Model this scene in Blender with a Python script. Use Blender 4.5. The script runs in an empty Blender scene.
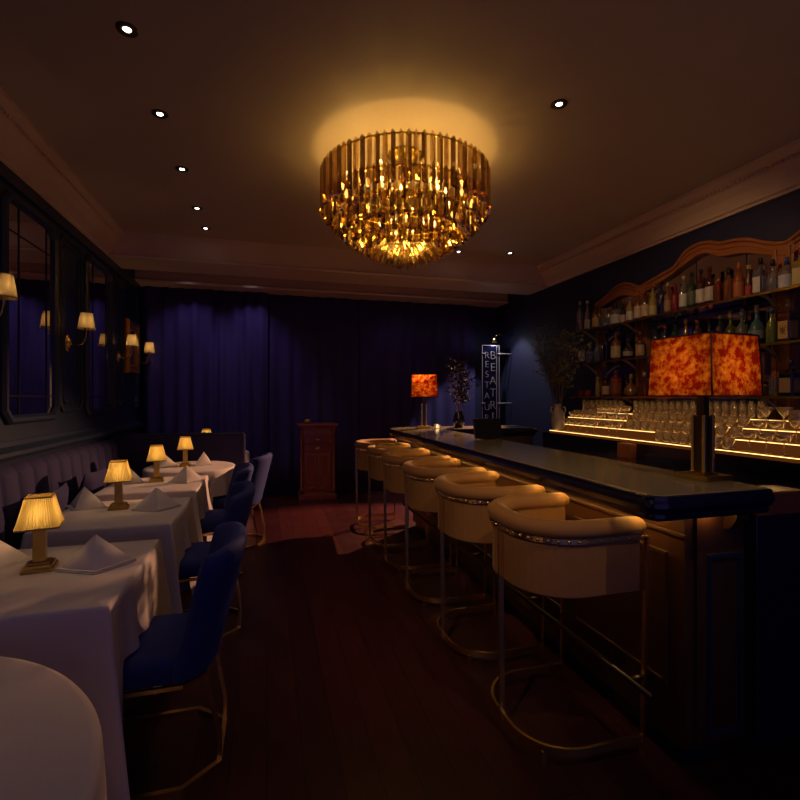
import bpy, math, random
from math import sin, cos, pi, radians, sqrt, exp
from mathutils import Vector, Matrix
random.seed(7)
SC = bpy.context.scene
COL = SC.collection

# ------------------------------------------------------------------ materials
def srgb(r, g, b):
    f = lambda c: (c/255/12.92) if c/255 <= .04045 else ((c/255+.055)/1.055)**2.4
    return (f(r), f(g), f(b))

def new_mat(name):
    m = bpy.data.materials.new(name); m.use_nodes = True
    nt = m.node_tree
    for n in list(nt.nodes): nt.nodes.remove(n)
    out = nt.nodes.new('ShaderNodeOutputMaterial')
    return m, nt, out

def mix_color(nt, c1, c2, fac_socket):
    mx = nt.nodes.new('ShaderNodeMix'); mx.data_type = 'RGBA'
    mx.inputs[6].default_value = (*c1, 1); mx.inputs[7].default_value = (*c2, 1)
    nt.links.new(fac_socket, mx.inputs[0])
    return mx.outputs[2]

def noise(nt, scale, detail=3, rough=.55, coord='Object', stretch=None):
    tc = nt.nodes.new('ShaderNodeTexCoord'); src = tc.outputs[coord]
    if stretch:
        mp = nt.nodes.new('ShaderNodeMapping'); mp.inputs['Scale'].default_value = stretch
        nt.links.new(src, mp.inputs[0]); src = mp.outputs[0]
    n = nt.nodes.new('ShaderNodeTexNoise'); n.inputs['Scale'].default_value = scale
    n.inputs['Detail'].default_value = detail; n.inputs['Roughness'].default_value = rough
    nt.links.new(src, n.inputs['Vector'])
    return n

def pmat(name, c1, c2=None, rough=.5, metal=0., scale=20, stretch=None, bump=0., sheen=0., sheen_tint=None, coat=0., spec=.5, rvar=0.):
    m, nt, out = new_mat(name)
    b = nt.nodes.new('ShaderNodeBsdfPrincipled')
    nt.links.new(b.outputs[0], out.inputs[0])
    c2 = c2 or tuple(x*.8 for x in c1)
    n = noise(nt, scale, stretch=stretch)
    nt.links.new(mix_color(nt, c1, c2, n.outputs[0]), b.inputs['Base Color'])
    b.inputs['Roughness'].default_value = rough
    b.inputs['Metallic'].default_value = metal
    b.inputs['Specular IOR Level'].default_value = spec
    if sheen:
        b.inputs['Sheen Weight'].default_value = sheen
        b.inputs['Sheen Roughness'].default_value = .35
        b.inputs['Sheen Tint'].default_value = (*(sheen_tint or c1), 1)
    if coat:
        b.inputs['Coat Weight'].default_value = coat; b.inputs['Coat Roughness'].default_value = .12
    if rvar:
        mr = nt.nodes.new('ShaderNodeMapRange')
        mr.inputs[3].default_value = max(0, rough-rvar); mr.inputs[4].default_value = rough+rvar
        nt.links.new(n.outputs[0], mr.inputs[0]); nt.links.new(mr.outputs[0], b.inputs['Roughness'])
    if bump:
        bp = nt.nodes.new('ShaderNodeBump'); bp.inputs['Strength'].default_value = bump
        bp.inputs['Distance'].default_value = .01
        nt.links.new(n.outputs[0], bp.inputs['Height']); nt.links.new(bp.outputs[0], b.inputs['Normal'])
    return m

def emat(name, col, strength):
    m, nt, out = new_mat(name)
    e = nt.nodes.new('ShaderNodeEmission'); e.inputs[0].default_value = (*col, 1); e.inputs[1].default_value = strength
    nt.links.new(e.outputs[0], out.inputs[0])
    return m

def thin_glass(name, tint, gloss=(1, 1, 1), base=.06, edge=.7, rough=.05, blend=.35, body=0., body_col=(1, 1, 1)):
    """thin-walled glass: tinted see-through with reflections that grow towards the edges"""
    m, nt, out = new_mat(name)
    t = nt.nodes.new('ShaderNodeBsdfTransparent'); t.inputs[0].default_value = (*tint, 1)
    g = nt.nodes.new('ShaderNodeBsdfGlossy'); g.inputs[0].default_value = (*gloss, 1); g.inputs['Roughness'].default_value = rough
    lw = nt.nodes.new('ShaderNodeLayerWeight'); lw.inputs[0].default_value = blend
    mr = nt.nodes.new('ShaderNodeMapRange'); mr.inputs[3].default_value = base; mr.inputs[4].default_value = edge
    n = noise(nt, 60)
    ad = nt.nodes.new('ShaderNodeMath'); ad.operation = 'MULTIPLY_ADD'; ad.inputs[1].default_value = .06
    nt.links.new(n.outputs[0], ad.inputs[0]); nt.links.new(lw.outputs['Facing'], ad.inputs[2])
    nt.links.new(ad.outputs[0], mr.inputs[0])
    mx = nt.nodes.new('ShaderNodeMixShader')
    nt.links.new(mr.outputs[0], mx.inputs[0]); nt.links.new(t.outputs[0], mx.inputs[1]); nt.links.new(g.outputs[0], mx.inputs[2])
    last = mx.outputs[0]
    if body:
        d = nt.nodes.new('ShaderNodeBsdfPrincipled'); d.inputs['Base Color'].default_value = (*body_col, 1)
        d.inputs['Roughness'].default_value = .15
        m2 = nt.nodes.new('ShaderNodeMixShader'); m2.inputs[0].default_value = body
        nt.links.new(last, m2.inputs[1]); nt.links.new(d.outputs[0], m2.inputs[2]); last = m2.outputs[0]
    nt.links.new(last, out.inputs[0])
    return m

def shade_mat(name, c1, c2, scale, trans=.75, stretch=None, ramp=None):
    """lampshade: lets the bulb inside shine through"""
    m, nt, out = new_mat(name)
    n = noise(nt, scale, detail=6, rough=.65, stretch=stretch)
    fac = n.outputs[0]
    if ramp:
        r = nt.nodes.new('ShaderNodeMapRange'); r.inputs[1].default_value = ramp[0]; r.inputs[2].default_value = ramp[1]
        nt.links.new(fac, r.inputs[0]); fac = r.outputs[0]
    c = mix_color(nt, c1, c2, fac)
    t = nt.nodes.new('ShaderNodeBsdfTranslucent'); d = nt.nodes.new('ShaderNodeBsdfDiffuse')
    nt.links.new(c, t.inputs[0]); nt.links.new(c, d.inputs[0])
    mx = nt.nodes.new('ShaderNodeMixShader'); mx.inputs[0].default_value = trans
    nt.links.new(d.outputs[0], mx.inputs[1]); nt.links.new(t.outputs[0], mx.inputs[2])
    nt.links.new(mx.outputs[0], out.inputs[0])
    return m

def floor_mat():
    m, nt, out = new_mat('floor_boards')
    b = nt.nodes.new('ShaderNodeBsdfPrincipled'); nt.links.new(b.outputs[0], out.inputs[0])
    tc = nt.nodes.new('ShaderNodeTexCoord'); mp = nt.nodes.new('ShaderNodeMapping')
    mp.inputs['Rotation'].default_value = (0, 0, radians(90))
    nt.links.new(tc.outputs['Object'], mp.inputs[0])
    br = nt.nodes.new('ShaderNodeTexBrick'); br.inputs['Scale'].default_value = 1
    br.inputs['Brick Width'].default_value = 1.5; br.inputs['Row Height'].default_value = .14
    br.inputs['Mortar Size'].default_value = .0025; br.inputs['Bias'].default_value = -.1
    br.inputs['Color1'].default_value = (.060, .013, .015, 1); br.inputs['Color2'].default_value = (.038, .008, .012, 1)
    br.inputs['Mortar'].default_value = (.010, .003, .004, 1); br.offset = .37
    nt.links.new(mp.outputs[0], br.inputs['Vector'])
    n = noise(nt, 6, detail=6, stretch=(8, .8, 1))
    mx = nt.nodes.new('ShaderNodeMix'); mx.data_type = 'RGBA'; mx.blend_type = 'MULTIPLY'; mx.inputs[0].default_value = .75
    nt.links.new(br.outputs[0], mx.inputs[6])
    nt.links.new(mix_color(nt, (.35, .3, .3), (1.25, 1.15, 1.1), n.outputs[0]), mx.inputs[7])
    nt.links.new(mx.outputs[2], b.inputs['Base Color'])
    n2 = noise(nt, 3, detail=5)
    mr = nt.nodes.new('ShaderNodeMapRange'); mr.inputs[3].default_value = .22; mr.inputs[4].default_value = .5
    nt.links.new(n2.outputs[0], mr.inputs[0]); nt.links.new(mr.outputs[0], b.inputs['Roughness'])
    bp = nt.nodes.new('ShaderNodeBump'); bp.inputs['Strength'].default_value = .25; bp.inputs['Distance'].default_value = .004
    nt.links.new(n.outputs[0], bp.inputs['Height']); nt.links.new(bp.outputs[0], b.inputs['Normal'])
    b.inputs['Specular IOR Level'].default_value = .35
    return m

M = {}
M['floor'] = floor_mat()
M['ceiling'] = pmat('ceiling_plaster', (.56, .42, .32), (.50, .37, .28), rough=.6, scale=1.5)
M['crown'] = pmat('crown_paint', (.74, .52, .34), (.68, .47, .30), rough=.55, scale=5)
M['navy_paint'] = pmat('navy_gloss_paint', (.015, .028, .062), (.011, .021, .048), rough=.36, scale=8, coat=.1)
M['navy_wall'] = pmat('navy_matt_wall', (.016, .017, .062), (.013, .014, .052), rough=.6, scale=3)
M['curtain'] = pmat('navy_velvet_curtain', (.050, .036, .165), (.036, .026, .125), rough=.9, scale=6, stretch=(6, 6, .5), sheen=.5, sheen_tint=(.2, .17, .75))
M['velvet_blue'] = pmat('blue_velvet', (.018, .027, .19), (.010, .015, .12), rough=.85, scale=14, sheen=.3, sheen_tint=(.10, .17, .8), bump=.1)
M['velvet_navy'] = pmat('navy_velvet', (.018, .013, .085), (.011, .009, .058), rough=.85, scale=9, sheen=.2, sheen_tint=(.13, .1, .55))
M['velvet_tan'] = pmat('tan_velvet', (.31, .15, .052), (.24, .112, .038), rough=.8, scale=11, sheen=.25, sheen_tint=(.9, .6, .35), bump=.08)
M['cloth'] = pmat('white_table_linen', (.68, .58, .57), (.62, .53, .52), rough=.85, scale=150, bump=.06)
M['napkin'] = pmat('napkin_linen', (.74, .66, .60), (.69, .60, .55), rough=.85, scale=200, bump=.05)
M['brass'] = pmat('polished_brass', (.95, .68, .25), (.84, .57, .19), rough=.26, metal=1, scale=4)
M['brass_dark'] = pmat('aged_brass', (.62, .44, .12), (.48, .33, .08), rough=.28, metal=1, scale=5)
M['bronze'] = pmat('dark_bronze', (.16, .11, .05), (.11, .075, .03), rough=.3, metal=1, scale=30)
M['steel'] = pmat('dull_steel', (.45, .42, .40), (.36, .34, .33), rough=.3, metal=1, scale=30)
M['mahogany'] = pmat('mahogany', (.32, .085, .03), (.19, .045, .017), rough=.3, scale=6, stretch=(6, 6, .6), coat=.3)
M['walnut'] = pmat('carved_walnut', (.40, .135, .035), (.26, .075, .02), rough=.38, scale=9, stretch=(5, 1, 1), coat=.2)
M['bar_wood'] = pmat('bar_front_wood', (.08, .028, .010), (.048, .017, .006), rough=.4, scale=5, stretch=(6, 6, .5), coat=.15)
M['lacquer'] = pmat('navy_lacquer', (.009, .009, .036), (.006, .006, .026), rough=.16, scale=4, coat=.6)
M['stone'] = pmat('olive_stone', (.28, .235, .16), (.20, .165, .11), rough=.13, scale=7, spec=.5)
M['black'] = pmat('black_plastic', (.012, .012, .014), (.009, .009, .011), rough=.35, scale=20)
M['black_led'] = pmat('dark_lead', (.03, .025, .02), (.02, .018, .015), rough=.4, metal=.7, scale=30)
M['mirror'] = pmat('antique_mirror', (.74, .70, .70), (.66, .62, .63), rough=.03, metal=1, scale=2.5)
M['gilt'] = pmat('gilt_wood', (.55, .26, .06), (.36, .15, .03), rough=.35, metal=.75, scale=60, bump=.25)
M['painting'] = pmat('dark_canvas', (.10, .055, .10), (.035, .02, .05), rough=.5, scale=5)
M['ceramic'] = pmat('cream_ceramic', (.58, .50, .40), (.36, .28, .22), rough=.3, scale=18)
M['bark'] = pmat('twig_bark', (.20, .12, .07), (.12, .07, .04), rough=.8, scale=40)
M['leaf'] = pmat('olive_leaf', (.24, .25, .07), (.13, .15, .04), rough=.55, scale=25)
M['leaf_dark'] = pmat('dusky_leaf', (.02, .03, .025), (.012, .018, .018), spec=.1, rough=.8, scale=25)
M['blossom'] = pmat('pale_blue_blossom', (.06, .075, .15), (.04, .05, .10), spec=.1, rough=.8, scale=25)
M['shade_cream'] = shade_mat('pleated_cream_shade', (.95, .78, .34), (.66, .47, .14), 90, .8, stretch=(1, 1, .05))
M['shade_sconce'] = shade_mat('ivory_shade', (.60, .46, .25), (.52, .39, .20), 30, .8)
M['shade_amber'] = shade_mat('amber_mica_shade', (.20, .010, .003), (1, .40, .05), 30, .85, ramp=(.43, .84))
M['shade_seam'] = pmat('shade_seam', (.05, .012, .006), (.03, .008, .004), rough=.6)
M['shade_edge'] = pmat('shade_binding', (.40, .22, .06), (.3, .16, .04), rough=.7)
M['bulb'] = emat('warm_bulb', (1, .62, .26), 6)
M['bulb_chand'] = emat('candle_bulb', (1, .66, .28), 6)
M['lens'] = emat('downlight_lens', (1, .93, .82), 9)
M['strip'] = emat('led_strip_glow', (1, .55, .17), 4.6)
M['riser_glow'] = emat('amber_riser_glow', (1, .27, .05), .075)  # weak emission stands in for the strip light falling on the risers
M['strip_bar'] = emat('led_strip_under_bar', (1, .58, .15), 21)
M['flame'] = emat('candle_flame', (1, .75, .4), 6)
M['prism'] = thin_glass('smoked_amber_crystal', (.48, .36, .20), (.9, .75, .45), base=.2, edge=.85, rough=.07, blend=.4)
M['prism_pale'] = thin_glass('pale_amber_crystal', (.90, .76, .52), (1, .86, .56), base=.2, edge=.9, rough=.07, blend=.45)
M['clear_glass'] = thin_glass('clear_glass', (.93, .88, .80), (1, .95, .85), base=.12, edge=.9, rough=.12, blend=.45, body=.26, body_col=(.85, .62, .32))
M['shelf_glass'] = thin_glass('shelf_glass', (.55, .62, .60), (1, 1, 1), base=.08, edge=.6, rough=.05)
M['riser'] = pmat('amber_riser_panel', (.42, .17, .05), (.32, .12, .03), rough=.35, scale=12)
M['bottle_clear'] = thin_glass('bottle_clear', (.70, .68, .68), (1, 1, 1), base=.08, edge=.7, rough=.08, body=.22, body_col=(.35, .33, .34))
_gl = {}
def bottle_glass(c):
    k = tuple(round(x, 3) for x in c)
    if k not in _gl:
        _gl[k] = thin_glass('bottle_glass_%d' % len(_gl), tuple(min(1, x*1.6+.02) for x in c), (1, .95, .9), base=.08, edge=.55, rough=.08, body=.55, body_col=c)
    return _gl[k]
_pl = {}
def flat(c, rough=.6, metal=0):
    k = tuple(round(x, 3) for x in c)+(metal,)
    if k not in _pl: _pl[k] = pmat('paint_%d' % len(_pl), c, tuple(x*.82 for x in c), rough=rough, metal=metal, scale=40)
    return _pl[k]

# ------------------------------------------------------------------ mesh builder
class MB:
    def __init__(s): s.v = []; s.f = []; s.sm = []
    def add(s, vs, fs, mtx=None, smooth=False):
        o = len(s.v)
        s.v += [tuple(mtx @ Vector(p)) if mtx else tuple(p) for p in vs]
        for f in fs: s.f.append([i+o for i in f]); s.sm.append(smooth)
        return s
    def box(s, x0, x1, y0, y1, z0, z1, mtx=None):
        vs = [(x, y, z) for z in (z0, z1) for y in (y0, y1) for x in (x0, x1)]
        return s.add(vs, [(0, 2, 3, 1), (4, 5, 7, 6), (0, 1, 5, 4), (2, 6, 7, 3), (0, 4, 6, 2), (1, 3, 7, 5)], mtx)
    def lathe(s, prof, n=20, mtx=None, smooth=True, a0=0, a1=2*pi, sx=1, sy=1):
        full = abs(a1-a0-2*pi) < 1e-6
        cols = n if full else n+1
        vs = []; fs = []
        for i in range(cols):
            a = a0+(a1-a0)*i/n
            for r, z in prof: vs.append((r*cos(a)*sx, r*sin(a)*sy, z))
        k = len(prof)
        for i in range(n):
            j = (i+1) % cols
            for p in range(k-1): fs.append((i*k+p, j*k+p, j*k+p+1, i*k+p+1))
        s.add(vs, fs, mtx, smooth)
        return s
    def sweep(s, pts, sect, up=(0, 0, 1), closed=False, smooth=True, mtx=None, caps=True):
        pts = [Vector(p) for p in pts]; n = len(pts); up = Vector(up); k = len(sect)
        vs = []; fs = []
        for i, p in enumerate(pts):
            a = pts[i-1] if (i > 0 or closed) else p
            b = pts[(i+1) % n] if (i < n-1 or closed) else p
            t1 = (p-a).normalized() if (p-a).length > 1e-9 else None
            t2 = (b-p).normalized() if (b-p).length > 1e-9 else None
            t = ((t1 or t2)+(t2 or t1)).normalized()
            sc = 1.0
            if t1 and t2: sc = 1/max(.45, t.dot(t1))
            u = up if abs(t.dot(up)) < .98 else Vector((1, 0, 0))
            side = t.cross(u).normalized(); u2 = side.cross(t).normalized()
            for (x, y) in sect: vs.append(p+side*x*sc+u2*y)
        m = n if closed else n-1
        for i in range(m):
            j = (i+1) % n
            for q in range(k):
                r = (q+1) % k
                fs.append((i*k+q, j*k+q, j*k+r, i*k+r))
        if caps and not closed:
            fs.append(tuple(range(k))); fs.append(tuple(reversed([(n-1)*k+q for q in range(k)])))
        return s.add(vs, fs, mtx, smooth)
    def tube(s, pts, r, n=8, **kw):
        return s.sweep(pts, [(r*cos(2*pi*q/n), r*sin(2*pi*q/n)) for q in range(n)], **kw)
    def bar(s, pts, w, h, **kw):
        kw.setdefault('smooth', False)
        return s.sweep(pts, [(-w/2, -h/2), (w/2, -h/2), (w/2, h/2), (-w/2, h/2)], **kw)
    def rings(s, rings, cap0=True, cap1=True, smooth=False, mtx=None):
        k = len(rings[0]); vs = [p for r in rings for p in r]; fs = []
        for i in range(len(rings)-1):
            for q in range(k):
                r = (q+1) % k
                fs.append((i*k+q, i*k+r, (i+1)*k+r, (i+1)*k+q))
        if cap0: fs.append(tuple(reversed(range(k))))
        if cap1: fs.append(tuple((len(rings)-1)*k+q for q in range(k)))
        return s.add(vs, fs, mtx, smooth)
    def prism(s, poly, z0, z1, mtx=None, smooth=False):
        return s.rings([[(x, y, z0) for x, y in poly], [(x, y, z1) for x, y in poly]], mtx=mtx, smooth=smooth)
    def ball(s, c, r, n=8, m=5):
        prof = [(max(1e-4, r*sin(pi*i/m)), -r*cos(pi*i/m)) for i in range(m+1)]
        return s.lathe(prof, n, Matrix.Translation(c))
    def build(s, name, mat, parent=None, bevel=0, solid=0, sub=0, loc=None):
        me = bpy.data.meshes.new(name); me.from_pydata(s.v, [], s.f); me.update()
        me.polygons.foreach_set('use_smooth', s.sm)
        import bmesh
        bm = bmesh.new(); bm.from_mesh(me); bmesh.ops.recalc_face_normals(bm, faces=bm.faces); bm.to_mesh(me); bm.free()
        o = bpy.data.objects.new(name, me); COL.objects.link(o)
        me.materials.append(mat)
        if parent: o.parent = parent
        if loc: o.location = loc
        if solid:
            d = o.modifiers.new('s', 'SOLIDIFY'); d.thickness = solid; d.offset = 0
        if bevel:
            d = o.modifiers.new('b', 'BEVEL'); d.width = bevel; d.segments = 2; d.limit_method = 'ANGLE'; d.angle_limit = radians(40)
        if sub:
            d = o.modifiers.new('u', 'SUBSURF'); d.levels = sub; d.render_levels = sub
        return o

def tag(o, label=None, cat=None, group=None, kind=None):
    if label: o['label'] = label
    if cat: o['category'] = cat
    if group: o['group'] = group
    if kind: o['kind'] = kind
    return o
def thing(name, label, cat, loc=(0, 0, 0), rz=0, group=None):
    o = bpy.data.objects.new(name, None); COL.objects.link(o); o.empty_display_size = .05
    o.location = loc; o.rotation_euler = (0, 0, rz)
    return tag(o, label, cat, group)
def struct(o): o['kind'] = 'structure'; return o
def dup(root, loc, rz=0, label=None, sc=None):
    r = root.copy(); COL.objects.link(r); r.location = loc; r.rotation_euler = (0, 0, rz)
    if label: r['label'] = label
    if sc: r.scale = sc
    for ch in list(root.children):
        c = ch.copy(); COL.objects.link(c); c.parent = r
        for g in list(ch.children):
            d = g.copy(); COL.objects.link(d); d.parent = c
    return r
def lamp_point(name, loc, watts, col, r=.03, parent=None):
    L = bpy.data.lights.new(name, 'POINT'); L.energy = watts; L.color = col; L.shadow_soft_size = r
    o = bpy.data.objects.new(name, L); COL.objects.link(o); o.location = loc
    if parent: o.parent = parent
    return o
def lamp_spot(name, loc, target, watts, col, ang=60, blend=.6, r=.03, parent=None):
    L = bpy.data.lights.new(name, 'SPOT'); L.energy = watts; L.color = col; L.shadow_soft_size = r
    L.spot_size = radians(ang); L.spot_blend = blend
    o = bpy.data.objects.new(name, L); COL.objects.link(o); o.location = loc
    d = Vector(target)-Vector(loc); o.rotation_euler = d.to_track_quat('-Z', 'Y').to_euler()
    if parent: o.parent = parent
    return o
def T(x, y, z, rz=0): return Matrix.Translation((x, y, z)) @ Matrix.Rotation(rz, 4, 'Z')
def round_rect(hx, hy, r, n=6):
    P = []
    for cx, cy, a in ((hx-r, hy-r, 0), (-hx+r, hy-r, pi/2), (-hx+r, -hy+r, pi), (hx-r, -hy+r, 1.5*pi)):
        for i in range(n+1):
            q = a+pi/2*i/n; P.append((cx+r*cos(q), cy+r*sin(q)))
    return P
def off_poly(P, d):
    """offset a counter-clockwise outline outwards by d"""
    n = len(P); out = []
    for i in range(n):
        a, p, b = Vector(P[i-1]), Vector(P[i]), Vector(P[(i+1) % n])
        e1 = (p-a).normalized(); e2 = (b-p).normalized()
        n1 = Vector((e1.y, -e1.x)); n2 = Vector((e2.y, -e2.x))
        m = (n1+n2).normalized(); q = p+m*(d/max(.4, m.dot(n1))); out.append((q.x, q.y))
    return out

# ------------------------------------------------------------------ room shell
XL, XR, YB, YF = -1.643, 3.713, 7.25, -1.6
ZC, ZK = 3.243, 2.954          # ceiling, foot of the crown
struct(MB().box(XL-.2, XR+.2, YF, YB+.2, -.1, 0).build('floor', M['floor']))
struct(MB().box(XL-.2, XR+.2, YF, YB+.2, ZC, ZC+.1).build('ceiling', M['ceiling']))
struct(MB().box(XL-.15, XL, YF, YB+.15, 0, ZC).build('wall_left', M['navy_paint']))
struct(MB().box(XR, XR+.15, YF, YB+.15, 0, ZC).build('wall_right', M['navy_wall']))
struct(MB().box(XL, XR, YB, YB+.15, 0, ZC).build('wall_back', M['navy_wall']))
PROF = [(0, 0), (.025, 0), (.03, .02), (.045, .03), (.05, .05), (.07, .12), (.105, .185), (.125, .195), (.125, .21), (.14, .222), (.155, .25), (.165, .262), (.165, .289), (0, .289)]
def crown(name, side, y0, y1):
    mb = MB(); X = XL if side < 0 else XR
    mb.rings([[(X-side*a, y, ZK+b) for a, b in PROF] for y in (y0, y1)])
    # a run of small dentils just below the ceiling
    y = max(y0, 1.0)
    while y < y1-.03:
        mb.box(*sorted((X-side*.125, X-side*.141)), y, y+.018, ZK+.192, ZK+.212); y += .036
    return struct(mb.build(name, M['crown']))
crown('trim_1', -1, YF, 5.72); crown('trim_2', 1, YF, 5.72)
# dropped beam and the cornice at the back wall
mb = MB().box(XL, XR, 5.72, 6.22, ZK, ZC)
mb.rings([[(x, 5.72-a, ZK+b) for a, b in ((0, .0), (.02, .0), (.028, .022), (.012, .035), (0, .04))] for x in (XL, XR)])
struct(mb.build('ceiling_beam', M['crown']))
mb = MB().box(XL, XR, 6.85, YB, ZK, ZC)
mb.rings([[(x, 6.85-a, ZK+b) for a, b in ((0, .0), (.02, .0), (.03, .025), (.01, .04), (0, .045))] for x in (XL, XR)])
struct(mb.build('ceiling_cornice', M['crown']))
# ledge along the left wall above the banquette
mb = MB(); LP = [(0, 1.02), (.03, 1.02), (.035, 1.04), (.075, 1.065), (.085, 1.075), (.085, 1.1), (.06, 1.115), (.03, 1.13), (.02, 1.16), (0, 1.16)]
mb.rings([[(XL+a, y, b) for a, b in LP] for y in (YF, 6.95)])
struct(mb.build('trim_3', M['navy_paint']))
struct(MB().box(XL, XL+.02, 1.0, 7.0, 2.86, ZK).build('trim_4', M['navy_paint'], bevel=.006))

def chamfer_rect(y0, y1, z0, z1, c):
    return [(y0+c, z0), (y1-c, z0), (y1, z0+c), (y1, z1-c), (y1-c, z1), (y0+c, z1), (y0, z1-c), (y0, z0+c)]
def wall_frame(mb, y0, y1, z0, z1, c, w=.03, d=.022):
    P = [(XL+d*.5, y, z) for y, z in chamfer_rect(y0, y1, z0, z1, c)]
    mb.sweep(P, [(-w/2, -d/2), (w/2, -d/2), (w/2, d*.2), (w*.2, d*.5), (-w*.2, d*.5), (-w/2, d*.2)], up=(1, 0, 0), closed=True, smooth=False)
# narrow raised wall panels that carry the sconces
for k, (a, b) in enumerate(((4.45, 5.05), (5.84, 6.34), (6.86, 7.05), (2.98, 3.60))):
    mb = MB(); wall_frame(mb, a+.07, b-.07, 1.34, 2.80, .06)
    wall_frame(mb, a+.13, b-.13, 1.40, 2.74, .05, w=.015, d=.014)
    struct(mb.build('trim_%d' % (5+k), M['navy_paint']))

def leaded_mirror(y0, y1, label):
    t = thing('leaded_mirror', label, 'mirror', (XL, y0, 1.285), 0, 'leaded wall mirrors')
    z0, z1 = 1.30, 2.78; Mx = Matrix.Translation((-XL, -y0, -1.285))
    mb = MB(); P = chamfer_rect(y0, y1, z0, z1, .07)
    mb.rings([[(XL+.001, y, z) for y, z in P], [(XL+.008, y, z) for y, z in P]], mtx=Mx); mb.build('mirror_glass', M['mirror'], t)
    f = MB(); f.sweep([(XL+.02, y, z) for y, z in P], [(-.03, -.02), (.03, -.02), (.03, .0), (.012, .02), (-.012, .02), (-.03, .0)], up=(1, 0, 0), closed=True, smooth=False, mtx=Mx)
    f.build('frame', M['navy_paint'], t)
    w = y1-y0
    for a in (y0+.2*w+.05, y1-.2*w-.0):
        MB().box(XL+.008, XL+.013, a-.004, a+.004, z0, z1, Mx).build('lead_line', M['black_led'], t)
    for b in (z0+.16, z1-.22):
        MB().box(XL+.008, XL+.013, y0, y1, b-.004, b+.004, Mx).build('lead_line', M['black_led'], t)
leaded_mirror(3.63, 4.42, 'tall wall mirror with dark lead lines, nearest the camera above the banquette')
leaded_mirror(5.08, 5.81, 'tall leaded wall mirror between the two right-hand brass sconces, nearer the gilt frame')

# gilt framed picture
t = thing('gilt_framed_picture', 'small picture in a carved gilt frame on the navy wall by the curtain', 'picture', (XL, 6.37, 1.60))
Mx = Matrix.Translation((-XL, -6.37, -1.60))
P = [(XL+.03, y, z) for y, z in ((6.41, 1.80), (6.80, 1.80), (6.80, 2.34), (6.41, 2.34))]
MB().sweep(P, [(-.06, -.03), (.06, -.03), (.06, .0), (.04, .03), (.0, .012), (-.04, .02), (-.06, 0)], up=(1, 0, 0), closed=True, smooth=False, mtx=Mx).build('frame', M['gilt'], t)
MB().box(XL+.001, XL+.012, 6.45, 6.76, 1.84, 2.30, Mx).build('canvas', M['painting'], t)

# ------------------------------------------------------------------ wall sconces
def make_sconce(label):
    t = thing('wall_sconce', label, 'wall lamp', (0, 0, 0), 0, 'brass wall sconces')
    Rx = Matrix.Rotation(pi/2, 4, 'Y')
    MB().lathe([(.0005, 0), (.05, 0), (.052, .006), (.044, .012), (.036, .012), (.03, .02), (.016, .03), (.0005, .034)], 24, Rx, sx=1.45).build('backplate', M['brass'], t)
    pts = []
    for i in range(17):
        u = i/16
        pts.append((.02+.125*sin(u*pi/2)**.9, 0, -.035*sin(u*pi)+.13*u*u))
    MB().tube(pts, .006, 8).build('arm', M['brass'], t)
    MB().lathe([(.0005, .118), (.016, .12), (.02, .128), (.012, .134), (.011, .16), (.0005, .16)], 14, T(.145, 0, 0)).build('candle_cup', M['brass'], t)
    MB().lathe([(.066, .125), (.064, .14), (.046, .262)], 28, T(.145, 0, 0)).build('lamp_shade', M['shade_sconce'], t)
    rim = MB(); rim2 = MB(); rim.lathe([(.0665, .123), (.0675, .128), (.0655, .131)], 28, T(.145, 0, 0)); rim2.lathe([(.0465, .258), (.0475, .263), (.0455, .264)], 28, T(.145, 0, 0))
    rim.build('shade_binding', M['shade_edge'], t); rim2.build('shade_binding', M['shade_edge'], t)
    b = MB(); b.lathe([(.0005, .16), (.012, .17), (.014, .19), (.006, .212), (.0005, .216)], 10, T(.145, 0, 0)); b.build('bulb', M['bulb'], t)
    return t
sconce = make_sconce('brass wall sconce with ivory shade cut off at the left edge of the photo')
sconce.location = (XL+.001, 3.34, 1.915)
SP = [(3.34, None), (4.68, 'brass wall sconce with ivory shade on the panel between the two leaded mirrors'),
      (6.13, 'brass wall sconce with ivory shade just before the gilt framed picture'),
      (6.97, 'brass wall sconce with ivory shade beside the curtain, farthest along the wall')]
for y, lab in SP:
    if lab: dup(sconce, (XL+.001, y, 1.915), 0, lab)
    lamp_point('sconce_light', (XL+.146, y, 2.10), 2.3, (1, .60, .26), .015)

# ------------------------------------------------------------------ velvet curtains at the back
def curtain(x0, x1, y, amp, n, label, seed, z1=ZK-.002):
    rnd = random.Random(seed); mb = MB(); N = int((x1-x0)*70); ph = rnd.random()*6; K = 6
    vs = []; fs = []
    for k in range(K+1):
        v = k/K; z = .015+(z1-.015)*v
        for i in range(N+1):
            u = i/N; x = x0+(x1-x0)*u
            a = amp*(1-.35*v)
            yy = y+a*sin(u*n*2*pi+ph+.5*sin(u*7+ph))+.5*a*sin(u*n*3.1*pi+1.3*ph)*(.5+.5*sin(u*11+ph))+.012*sin(v*4+u*13+ph)
            vs.append((x, yy, z))
    for k in range(K):
        for i in range(N):
            fs.append((k*(N+1)+i, k*(N+1)+i+1, (k+1)*(N+1)+i+1, (k+1)*(N+1)+i))
    mb.add(vs, fs, smooth=True)
    o = mb.build('velvet_curtain', M['curtain'], solid=.006)
    return tag(o, label, 'curtain', 'back wall curtains')
curtain(-1.60, .02, 7.10, .028, 9, 'navy velvet curtain behind the banquette end, lit violet at its edge', 3)
curtain(.03, 1.36, 7.185, .022, 6, 'darker navy velvet curtain hanging behind the wooden host stand', 5)
curtain(1.37, 3.30, 7.185, .024, 8, 'dark navy velvet curtain between the host stand and the vertical sign', 9)

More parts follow.
